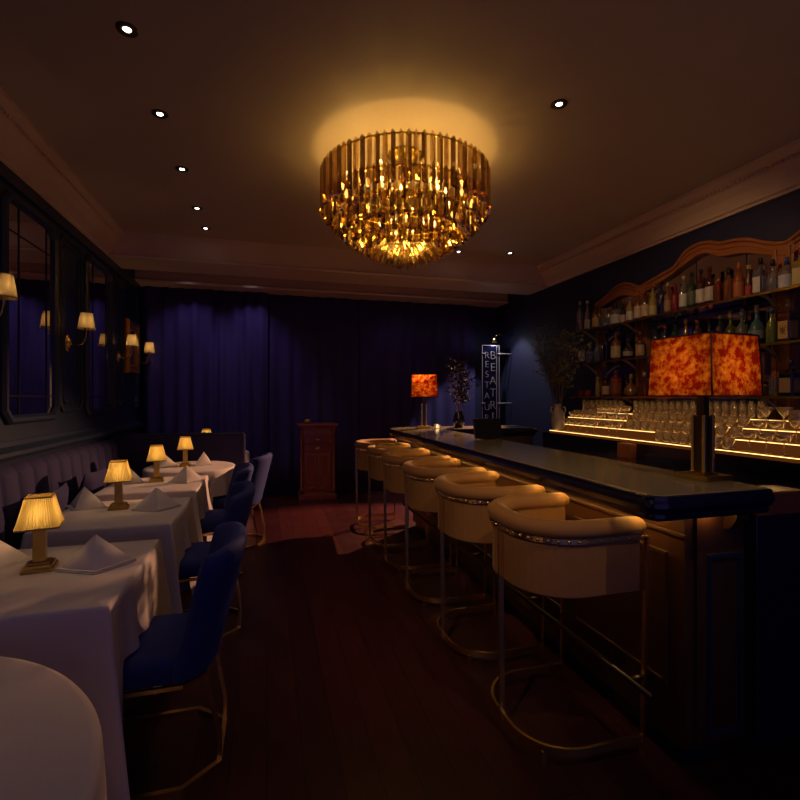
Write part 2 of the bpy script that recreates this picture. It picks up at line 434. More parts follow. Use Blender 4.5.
# ------------------------------------------------------------------ banquette
t = thing('banquette', 'long navy velvet banquette along the left wall with a high end panel', 'bench', (0, 0, 0))
MB().box(XL+.002, -1.12, 1.75, 5.80, 0, .34).build('base', M['navy_paint'], t, bevel=.01)
MB().box(XL+.1, -1.08, 1.75, 5.78, .34, .46).build('seat_cushion', M['velvet_navy'], t, bevel=.03)
N = 26; mb = MB(); vs = []; fs = []
nn = 26*8
for i in range(nn+1):
    y = 1.75+4.03*i/nn; bul = abs(sin(pi*i/11))**.5
    for (x, z) in ((.012, .46), (.075+.05*bul, .47), (.075+.055*bul, .70), (.055+.045*bul, .95), (.03+.02*bul, 1.005), (.012, 1.01)):
        vs.append((XL+x, y, z))
for i in range(nn):
    for k in range(5): fs.append((i*6+k, (i+1)*6+k, (i+1)*6+k+1, i*6+k+1))
fs.append(tuple(range(6))); fs.append(tuple(reversed([nn*6+k for k in range(6)])))
mb.add(vs, fs, smooth=True); mb.build('backrest', M['velvet_navy'], t)
MB().box(XL+.002, -.24, 5.80, 5.90, 0, 1.03).build('end_panel', M['velvet_navy'], t, bevel=.02)
MB().box(XL+.03, -.26, 5.81, 5.89, 1.03, 1.045).build('panel_cap', M['navy_paint'], t, bevel=.005)
# loose pillows seen leaning on the backrest
def pillow(loc, rx, rz, label):
    mb = MB(); n = 10; vs = []; fs = []
    for s_ in (1, -1):
        o = len(vs)
        for i in range(n+1):
            for j in range(n+1):
                u = i/n*2-1; v = j/n*2-1
                th = .065*((1-u*u)*(1-v*v))**.45
                k = 1-.06*(1-u*u*0)*(abs(v)**3*0+ (1-abs(u))*abs(v)**6)
                vs.append((u*.2*(1-.07*(1-v*v)), s_*th, v*.2*(1-.07*(1-u*u))))
        for i in range(n):
            for j in range(n): fs.append((o+i*(n+1)+j, o+(i+1)*(n+1)+j, o+(i+1)*(n+1)+j+1, o+i*(n+1)+j+1))
    mb.add(vs, fs, smooth=True)
    o = mb.build('throw_pillow', M['velvet_navy']); o.location = loc; o.rotation_euler = (rx, 0, rz)
    return tag(o, label, 'pillow', 'dark pillows on the banquette')
pillow((XL+.25, 3.72, .66), radians(-14), radians(-82), 'dark velvet pillow on the banquette behind the second table lamp')
pillow((XL+.25, 4.46, .66), radians(-14), radians(-96), 'dark velvet pillow on the banquette behind the third table lamp')

# ------------------------------------------------------------------ tables under cloths
TZ = .75
def perimeter(hx, hy, n=40):
    P = []
    for (ax, ay, bx, by) in ((hx, -hy, hx, hy), (hx, hy, -hx, hy), (-hx, hy, -hx, -hy), (-hx, -hy, hx, -hy)):
        for i in range(n): P.append((ax+(bx-ax)*i/n, ay+(by-ay)*i/n, i/n))
    return P
def drape(mb, tx, ty, chair=None):
    """lets a hanging cloth come to rest on the banquette seat and on the chair pushed under it"""
    out = []
    for x, y, z in mb.v:
        X, Y = x+tx, y+ty
        if X < -1.0 and Y > 1.7: z = max(z, .475)
        if chair and X > chair[0] and abs(Y-chair[1]) < .27:
            k = min(1, max(0, (.27-abs(Y-chair[1]))/.06)); k = k*k*(3-2*k)
            z = TZ-(TZ-z)*(1-k*(1-.255/.67))
        out.append((max(x, XL+.01-tx), y, z))
    mb.v = out; return mb
def rect_cloth(hx, hy, drop, seed):
    rnd = random.Random(seed); ph = [rnd.random()*6 for _ in range(4)]
    P = perimeter(hx, hy, 44); rings = []
    L = 0; dat = []
    for q, (x, y, u) in enumerate(P):
        side = q//44; ln = 2*hy if side % 2 == 0 else 2*hx
        dc = min(u, 1-u)*ln; nx, ny = ((1, 0), (0, 1), (-1, 0), (0, -1))[side]
        c = exp(-(dc/.10)**2); sgx = 1 if x > 0 else -1; sgy = 1 if y > 0 else -1
        dx = nx*(1-c)+sgx*c*.75; dy = ny*(1-c)+sgy*c*.75
        corner = exp(-(dc/.06)**2); val = exp(-((dc-.14)/.05)**2)
        wob = .010*sin(u*ln*26+ph[side])+.006*sin(u*ln*47+ph[3-side])
        dat.append((x, y, dx, dy, corner, val, wob))
    for s_ in (0.02, .45, .8, .985): rings.append([(x*s_, y*s_, TZ+.004) for x, y, *_ in dat])
    rings.append([(x, y, TZ+.002) for x, y, *_ in dat])
    rings.append([(x+dx*.006, y+dy*.006, TZ-.008) for x, y, dx, dy, *_ in dat])
    for k in range(1, 11):
        t_ = k/10; R = []
        for x, y, dx, dy, c, v, w in dat:
            o = .008+t_*.022+(t_**1.1)*(.10*c-.02*v)+w*t_**1.6
            R.append((x+dx*o, y+dy*o, TZ-.01-drop*t_))
        rings.append(R)
    return MB().rings(rings, cap0=True, cap1=False, smooth=True)
def round_cloth(r, drop, nf, seed, amp=.03, oy=1):
    rnd = random.Random(seed); N = 120; rings = []; ph = rnd.random()*6
    A = [2*pi*i/N for i in range(N)]
    for s_ in (.02, .5, .85, .98): rings.append([(r*s_*cos(a), r*s_*sin(a), TZ+.004) for a in A])
    rings.append([(r*cos(a), r*sin(a), TZ+.001) for a in A])
    rings.append([((r+.008)*cos(a), (r+.008)*sin(a), TZ-.012) for a in A])
    for k in range(1, 11):
        t_ = k/10
        R = []
        for a in A:
            o = .01+.03*t_+amp*(t_**.8)*(sin(nf*a+ph+.6*sin(3*a))+.4*sin((nf*1.7//1)*a+1))
            R.append(((r+o)*cos(a), (r+o)*sin(a), TZ-.02-drop*t_))
        rings.append(R)
    return MB().rings([[(x, y*oy, z) for x, y, z in R_] for R_ in rings], cap0=True, cap1=False, smooth=True)
def table_base(x, y, shape, label, **kw):
    t = thing('dining_table', label, 'table', (x, y, 0), 0, 'dining tables along the banquette')
    if shape == 'rect': MB().prism(round_rect(kw['hx']-.012, kw['hy']-.012, .02), TZ-.03, TZ).build('tabletop', M['mahogany'], t)
    else: MB().lathe([(.0005, TZ-.03), (kw['r']-.012, TZ-.03), (kw['r']-.012, TZ), (.0005, TZ)], 40, smooth=False).build('tabletop', M['mahogany'], t)
    MB().lathe([(.0005, 0), (.2, 0), (.2, .015), (.04, .04), (.035, TZ-.06), (.1, TZ-.03), (.0005, TZ-.03)], 20).build('pedestal', M['black'], t)
TX0, TX1 = -1.20, -.51
hx = (TX1-TX0)/2; tx = (TX0+TX1)/2
for k, (yc, hy, dr, lab) in enumerate(((2.18, .39, .66, 'first square table under cloth, beside the nearest blue chair'),
                                      (3.24, .365, .66, 'second square table under cloth, between the first and third lamps'),
                                      (4.20, .365, .66, 'third square table under cloth, just before the round-ended table'))):
    table_base(tx, yc, 'rect', lab.replace('under cloth', 'hidden under its white cloth'), hx=hx, hy=hy)
    o = drape(rect_cloth(hx, hy, dr, 11+k), tx, yc, (-.58, (2.13, 3.24, 4.20)[k])).build('tablecloth', M['cloth']); o.location = (tx, yc, 0)
    tag(o, 'white linen cloth draped over the '+lab.replace(' under cloth', ''), 'tablecloth', 'white tablecloths')
for x, y, r, dr, nf, lab in ((-.955, .867, .66, .66, 12, 'round table in the near corner'),
                            (-.74, 5.20, .42, .62, 11, 'round table in front of the banquette end panel'),
                            (-.66, 6.42, .44, .62, 11, 'table behind the banquette end panel')):
    table_base(x, y, 'round', 'hidden table under white cloth, the '+lab, r=r)
    o = drape(round_cloth(r, dr, nf, 21+int(y), .022, 1.09 if y < 1 else 1), x, y, (-.5, 5.02) if 5 < y < 6 else None).build('tablecloth', M['cloth']); o.location = (x, y, 0)
    tag(o, 'white linen cloth draped over the '+lab, 'tablecloth', 'white tablecloths')

# pyramid-folded napkins
def make_napkin(label):
    mb = MB()
    def tri_tent(s_, h, y0, z0=0):
        L, R, F, A, B = Vector((-.165*s_, .02, z0)), Vector((.155*s_, .04, z0)), Vector((.0, -.10*s_+y0, z0)), Vector((-.01, .0, h)), Vector((0, .075*s_, z0))
        n = 8
        for P, Q in ((L, F), (F, R), (R, B), (B, L)):
            vs = []; fs = []
            for i in range(n+1):
                for j in range(n+1-i):
                    a, b = i/n, j/n; c = 1-a-b
                    p = A*a+P*c+Q*b
                    nrm = (P-A).cross(Q-A).normalized()
                    vs.append(p-nrm*.010*(27*a*b*c)*(-1 if nrm.z > 0 else 1))
            idx = {}; q = 0
            for i in range(n+1):
                for j in range(n+1-i): idx[(i, j)] = q; q += 1
            for i in range(n):
                for j in range(n-i):
                    fs.append((idx[i, j], idx[i+1, j], idx[i, j+1]))
                    if j < n-i-1: fs.append((idx[i+1, j], idx[i+1, j+1], idx[i, j+1]))
            mb.add(vs, fs, smooth=True)
    tri_tent(1, .135, 0)
    # the second layer of the fold peeping out along the bottom
    mb.prism([(-.175, .0), (.0, -.115), (.165, .03), (.0, .08)], 0, .004)
    mb.prism([(-.170, .005), (.0, -.109), (.160, .03), (.0, .078)], .006, .010)
    return tag(mb.build('folded_napkin', M['napkin']), label, 'napkin', 'folded napkins on the tables')
nap = make_napkin('white pyramid napkin to the right of the nearest table lamp')
nap.scale = (.84, .84, 1); nap.location = (-.665, 2.21, TZ+.005); nap.rotation_euler = (0, 0, radians(8))
for x, y, rz, lab in ((-1.085, 2.33, 20, 'white pyramid napkin cut off at the left edge, left of the nearest lamp'),
                      (-.655, 3.27, 10, 'white pyramid napkin to the right of the lamp on the second table'),
                      (-1.10, 3.42, -25, 'white pyramid napkin left of the lamp on the second table'),
                      (-.63, 4.26, 6, 'white pyramid napkin to the right of the lamp on the third table'),
                      (-1.08, 4.32, -30, 'white pyramid napkin left of the lamp on the third table'),
                      (-.62, 5.29, 60, 'white folded napkin standing right of the lamp on the far round table'),
                      (-.99, 5.24, -20, 'white pyramid napkin left of the lamp on the far round table')):
    dup(nap, (x, y, TZ+.005), radians(rz), lab)

# pleated table lamps
def pleated_ring(h, z, amp, n=160, r=.25):
    out = []
    P = round_rect(h, h, h*r, 10); 
    # walk the outline evenly
    segs = []; tot = 0
    for i in range(len(P)):
        a, b = Vector(P[i]), Vector(P[(i+1) % len(P)]); l = (b-a).length; segs.append((a, b, tot, l)); tot += l
    for k in range(n):
        d = tot*k/n
        for a, b, t0, l in segs:
            if t0 <= d <= t0+l+1e-9 and l > 0:
                p = a+(b-a)*((d-t0)/l); break
        s_ = 1+(amp if k % 2 else -amp)/h
        # sides draw in between the corners
        ang = math.atan2(p.y, p.x); s_ *= 1-.05*abs(cos(2*ang))
        out.append((p.x*s_, p.y*s_, z))
    return out
def make_table_lamp(label):
    t = thing('table_lamp', label, 'table lamp', (0, 0, 0), 0, 'small brass lamps on the dining tables')
    b = MB(); b.box(-.055, .055, -.055, .055, 0, .012); b.box(-.048, .048, -.048, .048, .012, .026); b.box(-.035, .035, -.035, .035, .026, .034)
    b.build('base', M['brass_dark'], t, bevel=.002)
    MB().box(-.0215, .0215, -.0215, .0215, .034, .175).build('column', M['brass_dark'], t, bevel=.002)
    MB().lathe([(.0005, .175), (.012, .175), (.012, .19), (.0005, .19)], 12).build('bulb_socket', M['brass'], t)
    MB().lathe([(.0005, .19), (.016, .20), (.019, .22), (.008, .245), (.0005, .248)], 12).build('bulb', M['bulb'], t)
    s_ = MB(); rings = [pleated_ring(.074-.029*(k/6)**.85, .175+.12*k/6, .0028*(1-.4*k/6), 110) for k in range(7)]
    s_.rings(rings, cap0=False, cap1=False).build('lamp_shade', M['shade_cream'], t)
    for h, z in ((.0745, .175), (.0455, .295)):
        e = MB(); e.sweep([(x, y, z) for x, y, _ in pleated_ring(h, z, 0, 80)], [(-.0015, -.003), (.0015, -.003), (.0015, .003), (-.0015, .003)], closed=True, smooth=False)
        e.build('shade_binding', M['shade_edge'], t)
    return t
tl = make_table_lamp('small brass lamp with lit pleated shade on the nearest square table')
LP_ = [(-.885, 2.249, 12, None), (-.893, 3.345, 10, 'small brass lamp with lit pleated shade on the second square table'),
       (-.878, 4.34, 10, 'small brass lamp with lit pleated shade on the third square table'),
       (-.79, 5.20, 8, 'small brass lamp with lit pleated shade on the far round table'),
       (-.73, 6.42, 8, 'lit pleated lamp shade peeping over the banquette end panel')]
for x, y, rz, lab in LP_:
    if lab is None: tl.location = (x, y, TZ+.005); tl.rotation_euler = (0, 0, radians(rz))
    else: dup(tl, (x, y, TZ+.005), radians(rz), lab)
    lamp_point('table_lamp_light', (x, y, TZ+.235), .9, (1, .64, .25), .02)

# ------------------------------------------------------------------ blue chairs
def make_chair(label):
    t = thing('dining_chair', label, 'chair', (0, 0, 0), 0, 'blue velvet chairs at the tables')
    nu, nv = 28, 8; vs = []; fs = []
    for j in range(nv+1):
        v = j/nv
        for i in range(nu+1):
            u = i/nu*2-1; a = u*radians(74)
            top = .885-.03*abs(u)**3; z = .395+(top-.395)*v
            x = .03+.185*cos(a)**.8; y = .238*(abs(sin(a))**.75)*(1 if a > 0 else -1)
            x += .25*(z-.42)*(1 if z > .42 else .3)
            k = 1+.05*v
            vs.append((x, y*k, z))
    for j in range(nv):
        for i in range(nu): fs.append((j*(nu+1)+i, j*(nu+1)+i+1, (j+1)*(nu+1)+i+1, (j+1)*(nu+1)+i))
    MB().add(vs, fs, smooth=True).build('backrest', M['velvet_blue'], t, solid=.055, sub=2)
    P = [(x-.03, y) for x, y in round_rect(.225, .215, .09, 6)]
    rings = [[(x*.93, y*.93, .385) for x, y in P], [(x, y, .40) for x, y in P], [(x, y, .45) for x, y in P], [(x*.96, y*.96, .475) for x, y in P], [(x*.8, y*.8, .485) for x, y in P]]
    MB().rings(rings, smooth=True).build('seat', M['velvet_blue'], t)
    fp = []
    for (x, y) in ((-.25, -.215), (.13, -.215), (.2, -.15), (.2, .15), (.13, .215), (-.25, .215)): fp.append((x, y))
    MB().bar([(x, y, .377) for x, y in fp], .014, .016, smooth=False).build('seat_frame', M['brass'], t)
    floorp = [(-.25, -.235), (.13, -.235), (.25, -.13), (.25, .13), (.13, .235), (-.25, .235)]
    MB().bar([(x, y, .009) for x, y in floorp], .02, .018, smooth=False).build('floor_runner', M['brass'], t)
    for s_ in (-1, 1):
        MB().bar([(.25, s_*.12, .012), (.252, s_*.125, .12), (.225, s_*.14, .25), (.195, s_*.145, .385)], .016, .012, up=(0, 1, 0)).build('leg', M['brass'], t)
        MB().bar([(-.24, s_*.232, .012), (-.235, s_*.222, .377)], .016, .012, up=(0, 1, 0)).build('leg', M['brass'], t)
    return t
ch = make_chair('blue velvet barrel chair nearest the camera, at the first square table')
ch.location = (-.43, 2.13, 0)
for x, y, rz, lab in ((-.42, 3.24, 2, 'blue velvet barrel chair at the second square table, behind the nearest chair'),
                      (-.455, 4.20, 4, 'blue velvet barrel chair at the third square table, mostly hidden'),
                      (-.30, 5.02, -14, 'blue velvet chair at the far round table, brass leg standing clear')):
    dup(ch, (x, y, 0), radians(rz), lab)

# ------------------------------------------------------------------ host stand
cx, cy = .70, 6.95
t = thing('host_stand', 'narrow mahogany host stand with two drawers and two doors by the curtain', 'cabinet', (cx, cy, 0))
W, D = .235, .15
b = MB(); b.box(-W, W, -D+.02, D, .10, 1.0); b.build('body', M['mahogany'], t, bevel=.004)
b = MB(); b.box(-W-.03, W+.03, -D-.02, D, 0, .07); b.box(-W-.015, W+.015, -D-.005, D, .07, .10); b.build('plinth', M['mahogany'], t, bevel=.006)
b = MB(); b.box(-W-.05, W+.05, -D-.04, D+.01, 1.045, 1.075); b.box(-W-.03, W+.03, -D-.02, D, 1.02, 1.045); b.box(-W-.015, W+.015, -D, D, 1.0, 1.02); b.build('top', M['mahogany'], t, bevel=.006)
for s_ in (-1, 1):
    MB().lathe([(.0005, .10), (.028, .10), (.028, .14), (.02, .16), (.02, .93), (.028, .95), (.028, 1.0), (.0005, 1.0)], 14, T(s_*(W-.01), -D+.01, 0)).build('column', M['mahogany'], t)
for z0, z1 in ((.80, .90), (.68, .78)):
    d = MB().box(-W+.045, W-.045, -D-.0, -D+.03, z0, z1).build('drawer', M['mahogany'], t, bevel=.006)
    MB().box(-.03, .03, -D-.014, -D, (z0+z1)/2-.01, (z0+z1)/2+.01).build('handle', M['brass'], d, bevel=.003)
for s_ in (-1, 1):
    x0, x1 = sorted((s_*.004, s_*(W-.045)))
    d = MB().box(x0, x1, -D-.0, -D+.03, .13, .66); 
    P = [(x0+.03, -D-.003, .17), (x1-.03, -D-.003, .17), (x1-.03, -D-.003, .62), (x0+.03, -D-.003, .62)]
    d.sweep(P, [(-.008, -.006), (.008, -.006), (.005, .006), (-.005, .006)], up=(0, -1, 0), closed=True, smooth=False)
    d = d.build('door', M['mahogany'], t, bevel=.004)
MB().ball((.035, -D-.012, .38), .012).build('knob', M['brass'], d)
o = MB().lathe([(.0005, 0), (.02, 0), (.022, .006), (.05, .03), (.058, .06), (.054, .06), (.045, .032), (.0005, .012)], 20).build('brass_bowl', M['brass'])
o.location = (cx-.14, cy-.04, 1.0755); tag(o, 'small brass bowl on top of the host stand', 'bowl')

# ------------------------------------------------------------------ bar
def arc(cx, cy, r, a0, a1, n=10): return [(cx+r*cos(radians(a0+(a1-a0)*i/n)), cy+r*sin(radians(a0+(a1-a0)*i/n))) for i in range(n+1)]
BAR = arc(1.373, 1.426, .06, 180, 270, 14)+arc(1.86, 1.396, .03, 270, 360, 4)+[(1.89, 4.88), (3.02, 4.88), (3.02, 5.40)]+arc(1.633, 5.08, .32, 90, 180, 12)
BZ = 1.10
t = thing('bar_counter', 'long bar with stone top, navy edge and wooden front, lit underneath', 'bar', (0, 0, 0))
P = BAR
MB().rings([[(x, y, z) for x, y in off_poly(P, d)] for d, z in ((-.012, BZ-.02), (-.012, BZ-.003), (-.016, BZ))]).build('countertop', M['stone'], t)
MB().rings([[(x, y, z) for x, y in off_poly(P, d)] for d, z in ((-.05, BZ-.095), (-.018, BZ-.095), (-.012, BZ-.085), (-.012, BZ-.07), (-.002, BZ-.06), (.006, BZ-.045), (.006, BZ-.03), (.0, BZ-.018), (-.002, BZ-.006), (-.008, BZ-.002), (-.02, BZ-.004))], cap0=True, cap1=True).build('edge_molding', M['lacquer'], t)
BASE = [(1.555, 1.47), (1.83, 1.47), (1.83, 4.91), (2.99, 4.91), (2.99, 5.2)]+arc(1.775, 4.98, .22, 90, 180, 8)
MB().prism(BASE, .09, BZ-.095).build('base', M['bar_wood'], t)
MB().prism(off_poly(BASE, -.03), 0, .09).build('plinth', M['black'], t)
# raised mouldings on the front and on the end
def frame_on_front(y0, y1):
    P = [(1.553, y, z) for y, z in ((y0, .30), (y1, .30), (y1, .82), (y0, .82))]
    MB().sweep(P, [(-.012, -.008), (.012, -.008), (.008, .008), (-.008, .008)], up=(-1, 0, 0), closed=True, smooth=False).build('panel_molding', M['bar_wood'], t)
for k in range(5): frame_on_front(1.56+k*.68, 1.56+k*.68+.58)
MB().box(1.543, 1.556, 1.46, 5.0, .905, .92).build('ledge_rail', M['bar_wood'], t, bevel=.003)
MB().box(1.60, 1.835, 1.455, 1.472, .10, .985).build('end_panel', M['bar_wood'], t)
P = [(x, 1.452, z) for x, z in ((1.655, .14), (1.81, .14), (1.81, .83), (1.655, .83))]
MB().sweep(P, [(-.010, -.006), (.010, -.006), (.006, .008), (-.006, .008)], up=(0, -1, 0), closed=True, smooth=False).build('panel_molding', M['navy_paint'], t)
MB().prism([(1.47, 0), (1.40, 0), (1.40, -.02), (1.425, -.06), (1.47, -.075)], -.03, .03, Matrix(((0, 0, 1, 1.76), (1, 0, 0, 0), (0, 1, 0, 1.003), (0, 0, 0, 1)))).build('bracket', M['bar_wood'], t)
MB().tube([(1.43, 1.50, .295), (1.43, 4.95, .295)], .013, 12).build('foot_rail', M['bronze'], t)
for k in range(5):
    y = 1.62+k*.8
    MB().tube([(1.56, y, .295), (1.43, y, .295)], .011, 8).build('rail_bracket', M['bronze'], t)
MB().box(1.46, 1.475, 1.52, 5.0, BZ-.1045, BZ-.0955).build('light_strip', M['strip_bar'], t)
MB().box(1.60, 1.68, 1.425, 1.435, BZ-.1045, BZ-.0955).build('light_strip', M['strip_bar'], t)

# ------------------------------------------------------------------ bar stools
def u_path(xr, xl, hw, r, n=10):
    return [(xr, -hw)]+[(xr+(xl+r-xr)*i/4, -hw) for i in range(1, 4)]+arc(xl+r, -hw+r, r, 270, 180, n)+arc(xl+r, hw-r, r, 180, 90, n)+[(xl+r+(xr-xl-r)*i/4, hw) for i in range(1, 4)]+[(xr, hw)]
def make_stool(label):
    t = thing('bar_stool', label, 'bar stool', (0, 0, 0), 0, 'tan velvet stools along the bar')
    up = u_path(.215, -.235, .25, .20)
    # shell
    outer = [(x, y, z) for x, y in up for z in (0,)]
    sect = [(-.022, -.125), (.022, -.125), (.022, .115), (-.022, .115)]
    s_ = MB(); s_.sweep([(x, y, .785) for x, y in up], sect, smooth=False)
    s_.prism([(x, y) for x, y in u_path(.21, -.23, .245, .20)], .655, .69)
    s_.build('seat_shell', M['velvet_tan'], t, bevel=.006)
    ins = [(x, y) for x, y in u_path(.21, -.205, .222, .18)]
    MB().rings([[(x*k, y*k, z) for x, y in ins] for k, z in ((.99, .69), (1, .70), (1, .765), (.96, .785), (.8, .792))], smooth=True).build('seat', M['velvet_tan'], t)
    rl = MB(); rp = [(x, y, .925) for x, y in u_path(.20, -.24, .255, .21)]
    sec = [(.046*cos(a), .038*sin(a)) for a in [2*pi*i/12 for i in range(12)]]
    rl.sweep(rp, sec, caps=True)
    for sy in (-1, 1):
        prof = [(max(1e-4, .046*cos(a)), .046*sin(a)) for a in [pi/2*i/5 for i in range(6)]]
        rl.lathe(prof, 12, T(.20, sy*.255, .925) @ Matrix.Rotation(pi/2, 4, 'Y') @ Matrix.Diagonal((.826, 1, 1, 1)))
    rl.build('backrest_roll', M['velvet_tan'], t)
    MB().sweep([(x, y, .885) for x, y in u_path(.22, -.262, .277, .225)], [(-.003, -.010), (.003, -.010), (.003, .010), (-.003, .010)], smooth=False).build('trim_band', M['brass'], t)
    nh = MB().ball((0, 0, 0), .0085, 6, 4).build('nailhead', M['brass'], t)
    for i, (x, y) in enumerate(u_path(.22, -.265, .28, .228, 9)):
        if i: nh = nh.copy(); COL.objects.link(nh)
        nh.location = (x, y, .885)
    ring = u_path(.225, -.255, .272, .21, 12)
    MB().sweep([(x, y, .062) for x, y in ring], [(-.007, -.015), (.007, -.015), (.007, .015), (-.007, .015)], smooth=False).build('foot_ring', M['brass'], t)
    MB().bar([(-.262, 0, .05), (-.272, 0, .89)], .022, .010, up=(0, 1, 0)).build('leg', M['brass'], t)
    for sy in (-1, 1):
        MB().bar([(.222, sy*.274, .0), (.235, sy*.285, .89)], .010, .018, up=(0, 1, 0)).build('leg', M['brass'], t)
        MB().box(-.205, -.187, sy*.21-.009, sy*.21+.009, 0, .05).build('foot', M['brass'], t)
    return t
st = make_stool('tan velvet bar stool nearest the camera, at the near end of the bar')
st.location = (1.25, 1.87, 0)
ords = ['second', 'third', 'fourth', 'fifth']
for k, (x, y, rz) in enumerate(((1.25, 2.60, 2), (1.25, 3.31, -2), (1.245, 3.96, 1), (1.24, 4.58, 2))):
    dup(st, (x, y, 0), radians(rz), '%s tan velvet bar stool counting from the near end of the bar' % ords[k])
dup(st, (1.23, 5.20, 0), radians(-3), 'tan velvet bar stool at the far end of the bar, standing in the floor light')

# ------------------------------------------------------------------ amber lamps on the bar
def make_bar_lamp(label, loc, rz, hw, fin):
    t = thing('bar_lamp', label, 'lamp', loc, rz, 'amber lamps on the bar')
    b = MB(); b.box(-.078, .078, -.078, .078, 0, .022); b.box(-.04, .04, -.04, .04, .022, .03); b.build('base', M['brass_dark'], t, bevel=.003)
    c = MB(); c.box(-.024, .024, -.024, .024, .03, .27)
    c.build('column', M['bronze'], t, bevel=.002)
    c = MB()
    for sx in (-1, 1):
        for sy in (-1, 1): c.box(sx*.025-.007, sx*.025+.007, sy*.025-.007, sy*.025+.007, .03, .275)
    c.build('corner_post', M['brass'], t, bevel=.002)
    MB().box(-.017, .017, -.017, .017, .27, .375).build('neck', M['bronze'], t, bevel=.002)
    MB().lathe([(.0005, .375), (.02, .378), (.03, .41), (.022, .45), (.0005, .465)], 14).build('bulb', M['bulb'], t)
    b0, b1, z0, z1 = hw, hw*.93, .356, .607
    s_ = MB(); n = 12; rings = []
    for k in range(n+1):
        v = k/n; h = b0+(b1-b0)*v; z = z0+(z1-z0)*v
        rings.append([(x, y, z) for x, y in round_rect(h, h, .006, 2)])
    s_.rings(rings, cap0=False, cap1=False).build('lamp_shade', M['shade_amber'], t)
    e = MB()
    for sx in (-1, 1):
        for sy in (-1, 1): e.tube([(sx*b0, sy*b0, z0), (sx*b1, sy*b1, z1)], .0035, 6)
    for h, z in ((b0, z0), (b1, z1)):
        e.sweep([(x, y, z) for x, y in round_rect(h, h, .006, 2)], [(-.002, -.003), (.002, -.003), (.002, .003), (-.002, .003)], closed=True, smooth=False)
    e.build('shade_binding', M['shade_seam'], t)
    r_ = MB()
    for a in (0, pi/2): r_.bar([(-b0*cos(a), -b0*sin(a), z0+.012), (b0*cos(a), b0*sin(a), z0+.012)], .006, .006)
    r_.build('shade_carrier', M['brass'], t)
    m = T(*loc, rz) @ Vector((0, 0, .47))
    return m
m1 = make_bar_lamp('large brass lamp with square amber shade on the near end of the bar', (1.812, 1.62, BZ), radians(5), .15, None)
m2 = make_bar_lamp('brass lamp with amber shade on the far corner of the bar', (1.735, 5.16, BZ), radians(-17), .15, None)
for m in (m1, m2): lamp_point('bar_lamp_light', m, 1.15, (1, .55, .18), .03)
o = thing('candle_votive', 'tiny lit candle glass beside the far amber lamp', 'candle', (1.85, 5.03, BZ))
MB().lathe([(.0005, 0), (.025, 0), (.028, .01), (.03, .05), (.028, .05), (.025, .012), (.0005, .012)], 16).build('glass', M['clear_glass'], o)
MB().lathe([(.0005, .012), (.02, .012), (.02, .03), (.008, .04), (.0005, .052)], 12).build('flame', M['flame'], o)
# tablet on a stand
t = thing('tablet_stand', 'dark tablet on a small stand at the inner edge of the bar', 'tablet', (1.79, 3.62, BZ), radians(4))
R = Matrix.Translation((0, 0, .006)) @ Matrix.Rotation(radians(-14), 4, 'X')
MB().box(-.13, .13, -.006, .006, 0, .17, R).build('screen_case', M['black'], t, bevel=.003)
MB().box(-.131, -.128, -.007, .007, 0, .17, R).build('side_edge', M['steel'], t)
MB().box(-.06, .06, -.02, .09, 0, .008).build('base', M['black'], t, bevel=.002)
MB().bar([(0, .07, .006), (0, .03, .11)], .04, .006, up=(0, 1, 0)).build('strut', M['black'], t)

# wooden service cabinet behind the near end of the bar
t = thing('service_cabinet', 'low dark cabinet with a wooden drawer band behind the near bar end', 'cabinet', (2.31, 1.72, 0))
MB().box(-.35, .35, -.22, .22, 0, .955).build('body', M['lacquer'], t, bevel=.004)
MB().box(-.35, .35, -.225, -.20, .955, 1.05).build('drawer_band', M['walnut'], t, bevel=.004)
MB().box(-.35, .35, -.19, .22, .955, .975).build('worktop', M['lacquer'], t, bevel=.004)

# ------------------------------------------------------------------ back counter, risers
t = thing('back_counter', 'dark back bar counter carrying the lit glass display', 'counter', (0, 0, 0))
MB().box(2.72, XR-.002, 1.0, 4.80, .06, .90).build('cabinet', M['lacquer'], t, bevel=.005)
MB().box(2.76, XR-.002, 1.02, 4.78, 0, .06).build('plinth', M['black'], t)
MB().box(2.69, 3.06, .98, 4.82, .90, .925).build('worktop', M['lacquer'], t, bevel=.004)
MB().box(3.06, XR-.002, .98, 4.82, .90, 1.055).build('upstand', M['lacquer'], t, bevel=.003)
for k in range(6): MB().box(2.712, 2.722, 1.06+k*.62, 1.06+k*.62+.57, .10, .86).build('cabinet_door', M['lacquer'], t, bevel=.004)
MB().box(2.98, 3.06, 3.38, 3.52, .925, 1.05).build('wooden_post', M['walnut'], t, bevel=.004)
t = thing('stepped_display', 'stepped amber display lit along its edges under the glassware', 'display stand', (0, 0, 0))
TIERS = [(3.06, 1.084), (3.18, 1.155), (3.30, 1.228), (3.42, 1.29)]
for k, (x, z) in enumerate(TIERS):
    x1 = TIERS[k+1][0] if k < 3 else XR-.09
    z0 = 1.055 if k == 0 else TIERS[k-1][1]
    MB().box(x, x1, 1.2, 4.67, z0 if k == 0 else 1.055, z).build('step', M['riser'], t)
    MB().box(x-.0004, x+.001, 1.2, 4.67, 1.056 if k == 0 else TIERS[k-1][1]+.001, z-.005).build('glow_face', M['riser_glow'], t)  # thin glowing sheet added over each riser face to look lit
    MB().box(x-.008, x-.0005, 1.2, 4.67, z-.0035, z-.0005).build('light_strip', M['strip'], t)

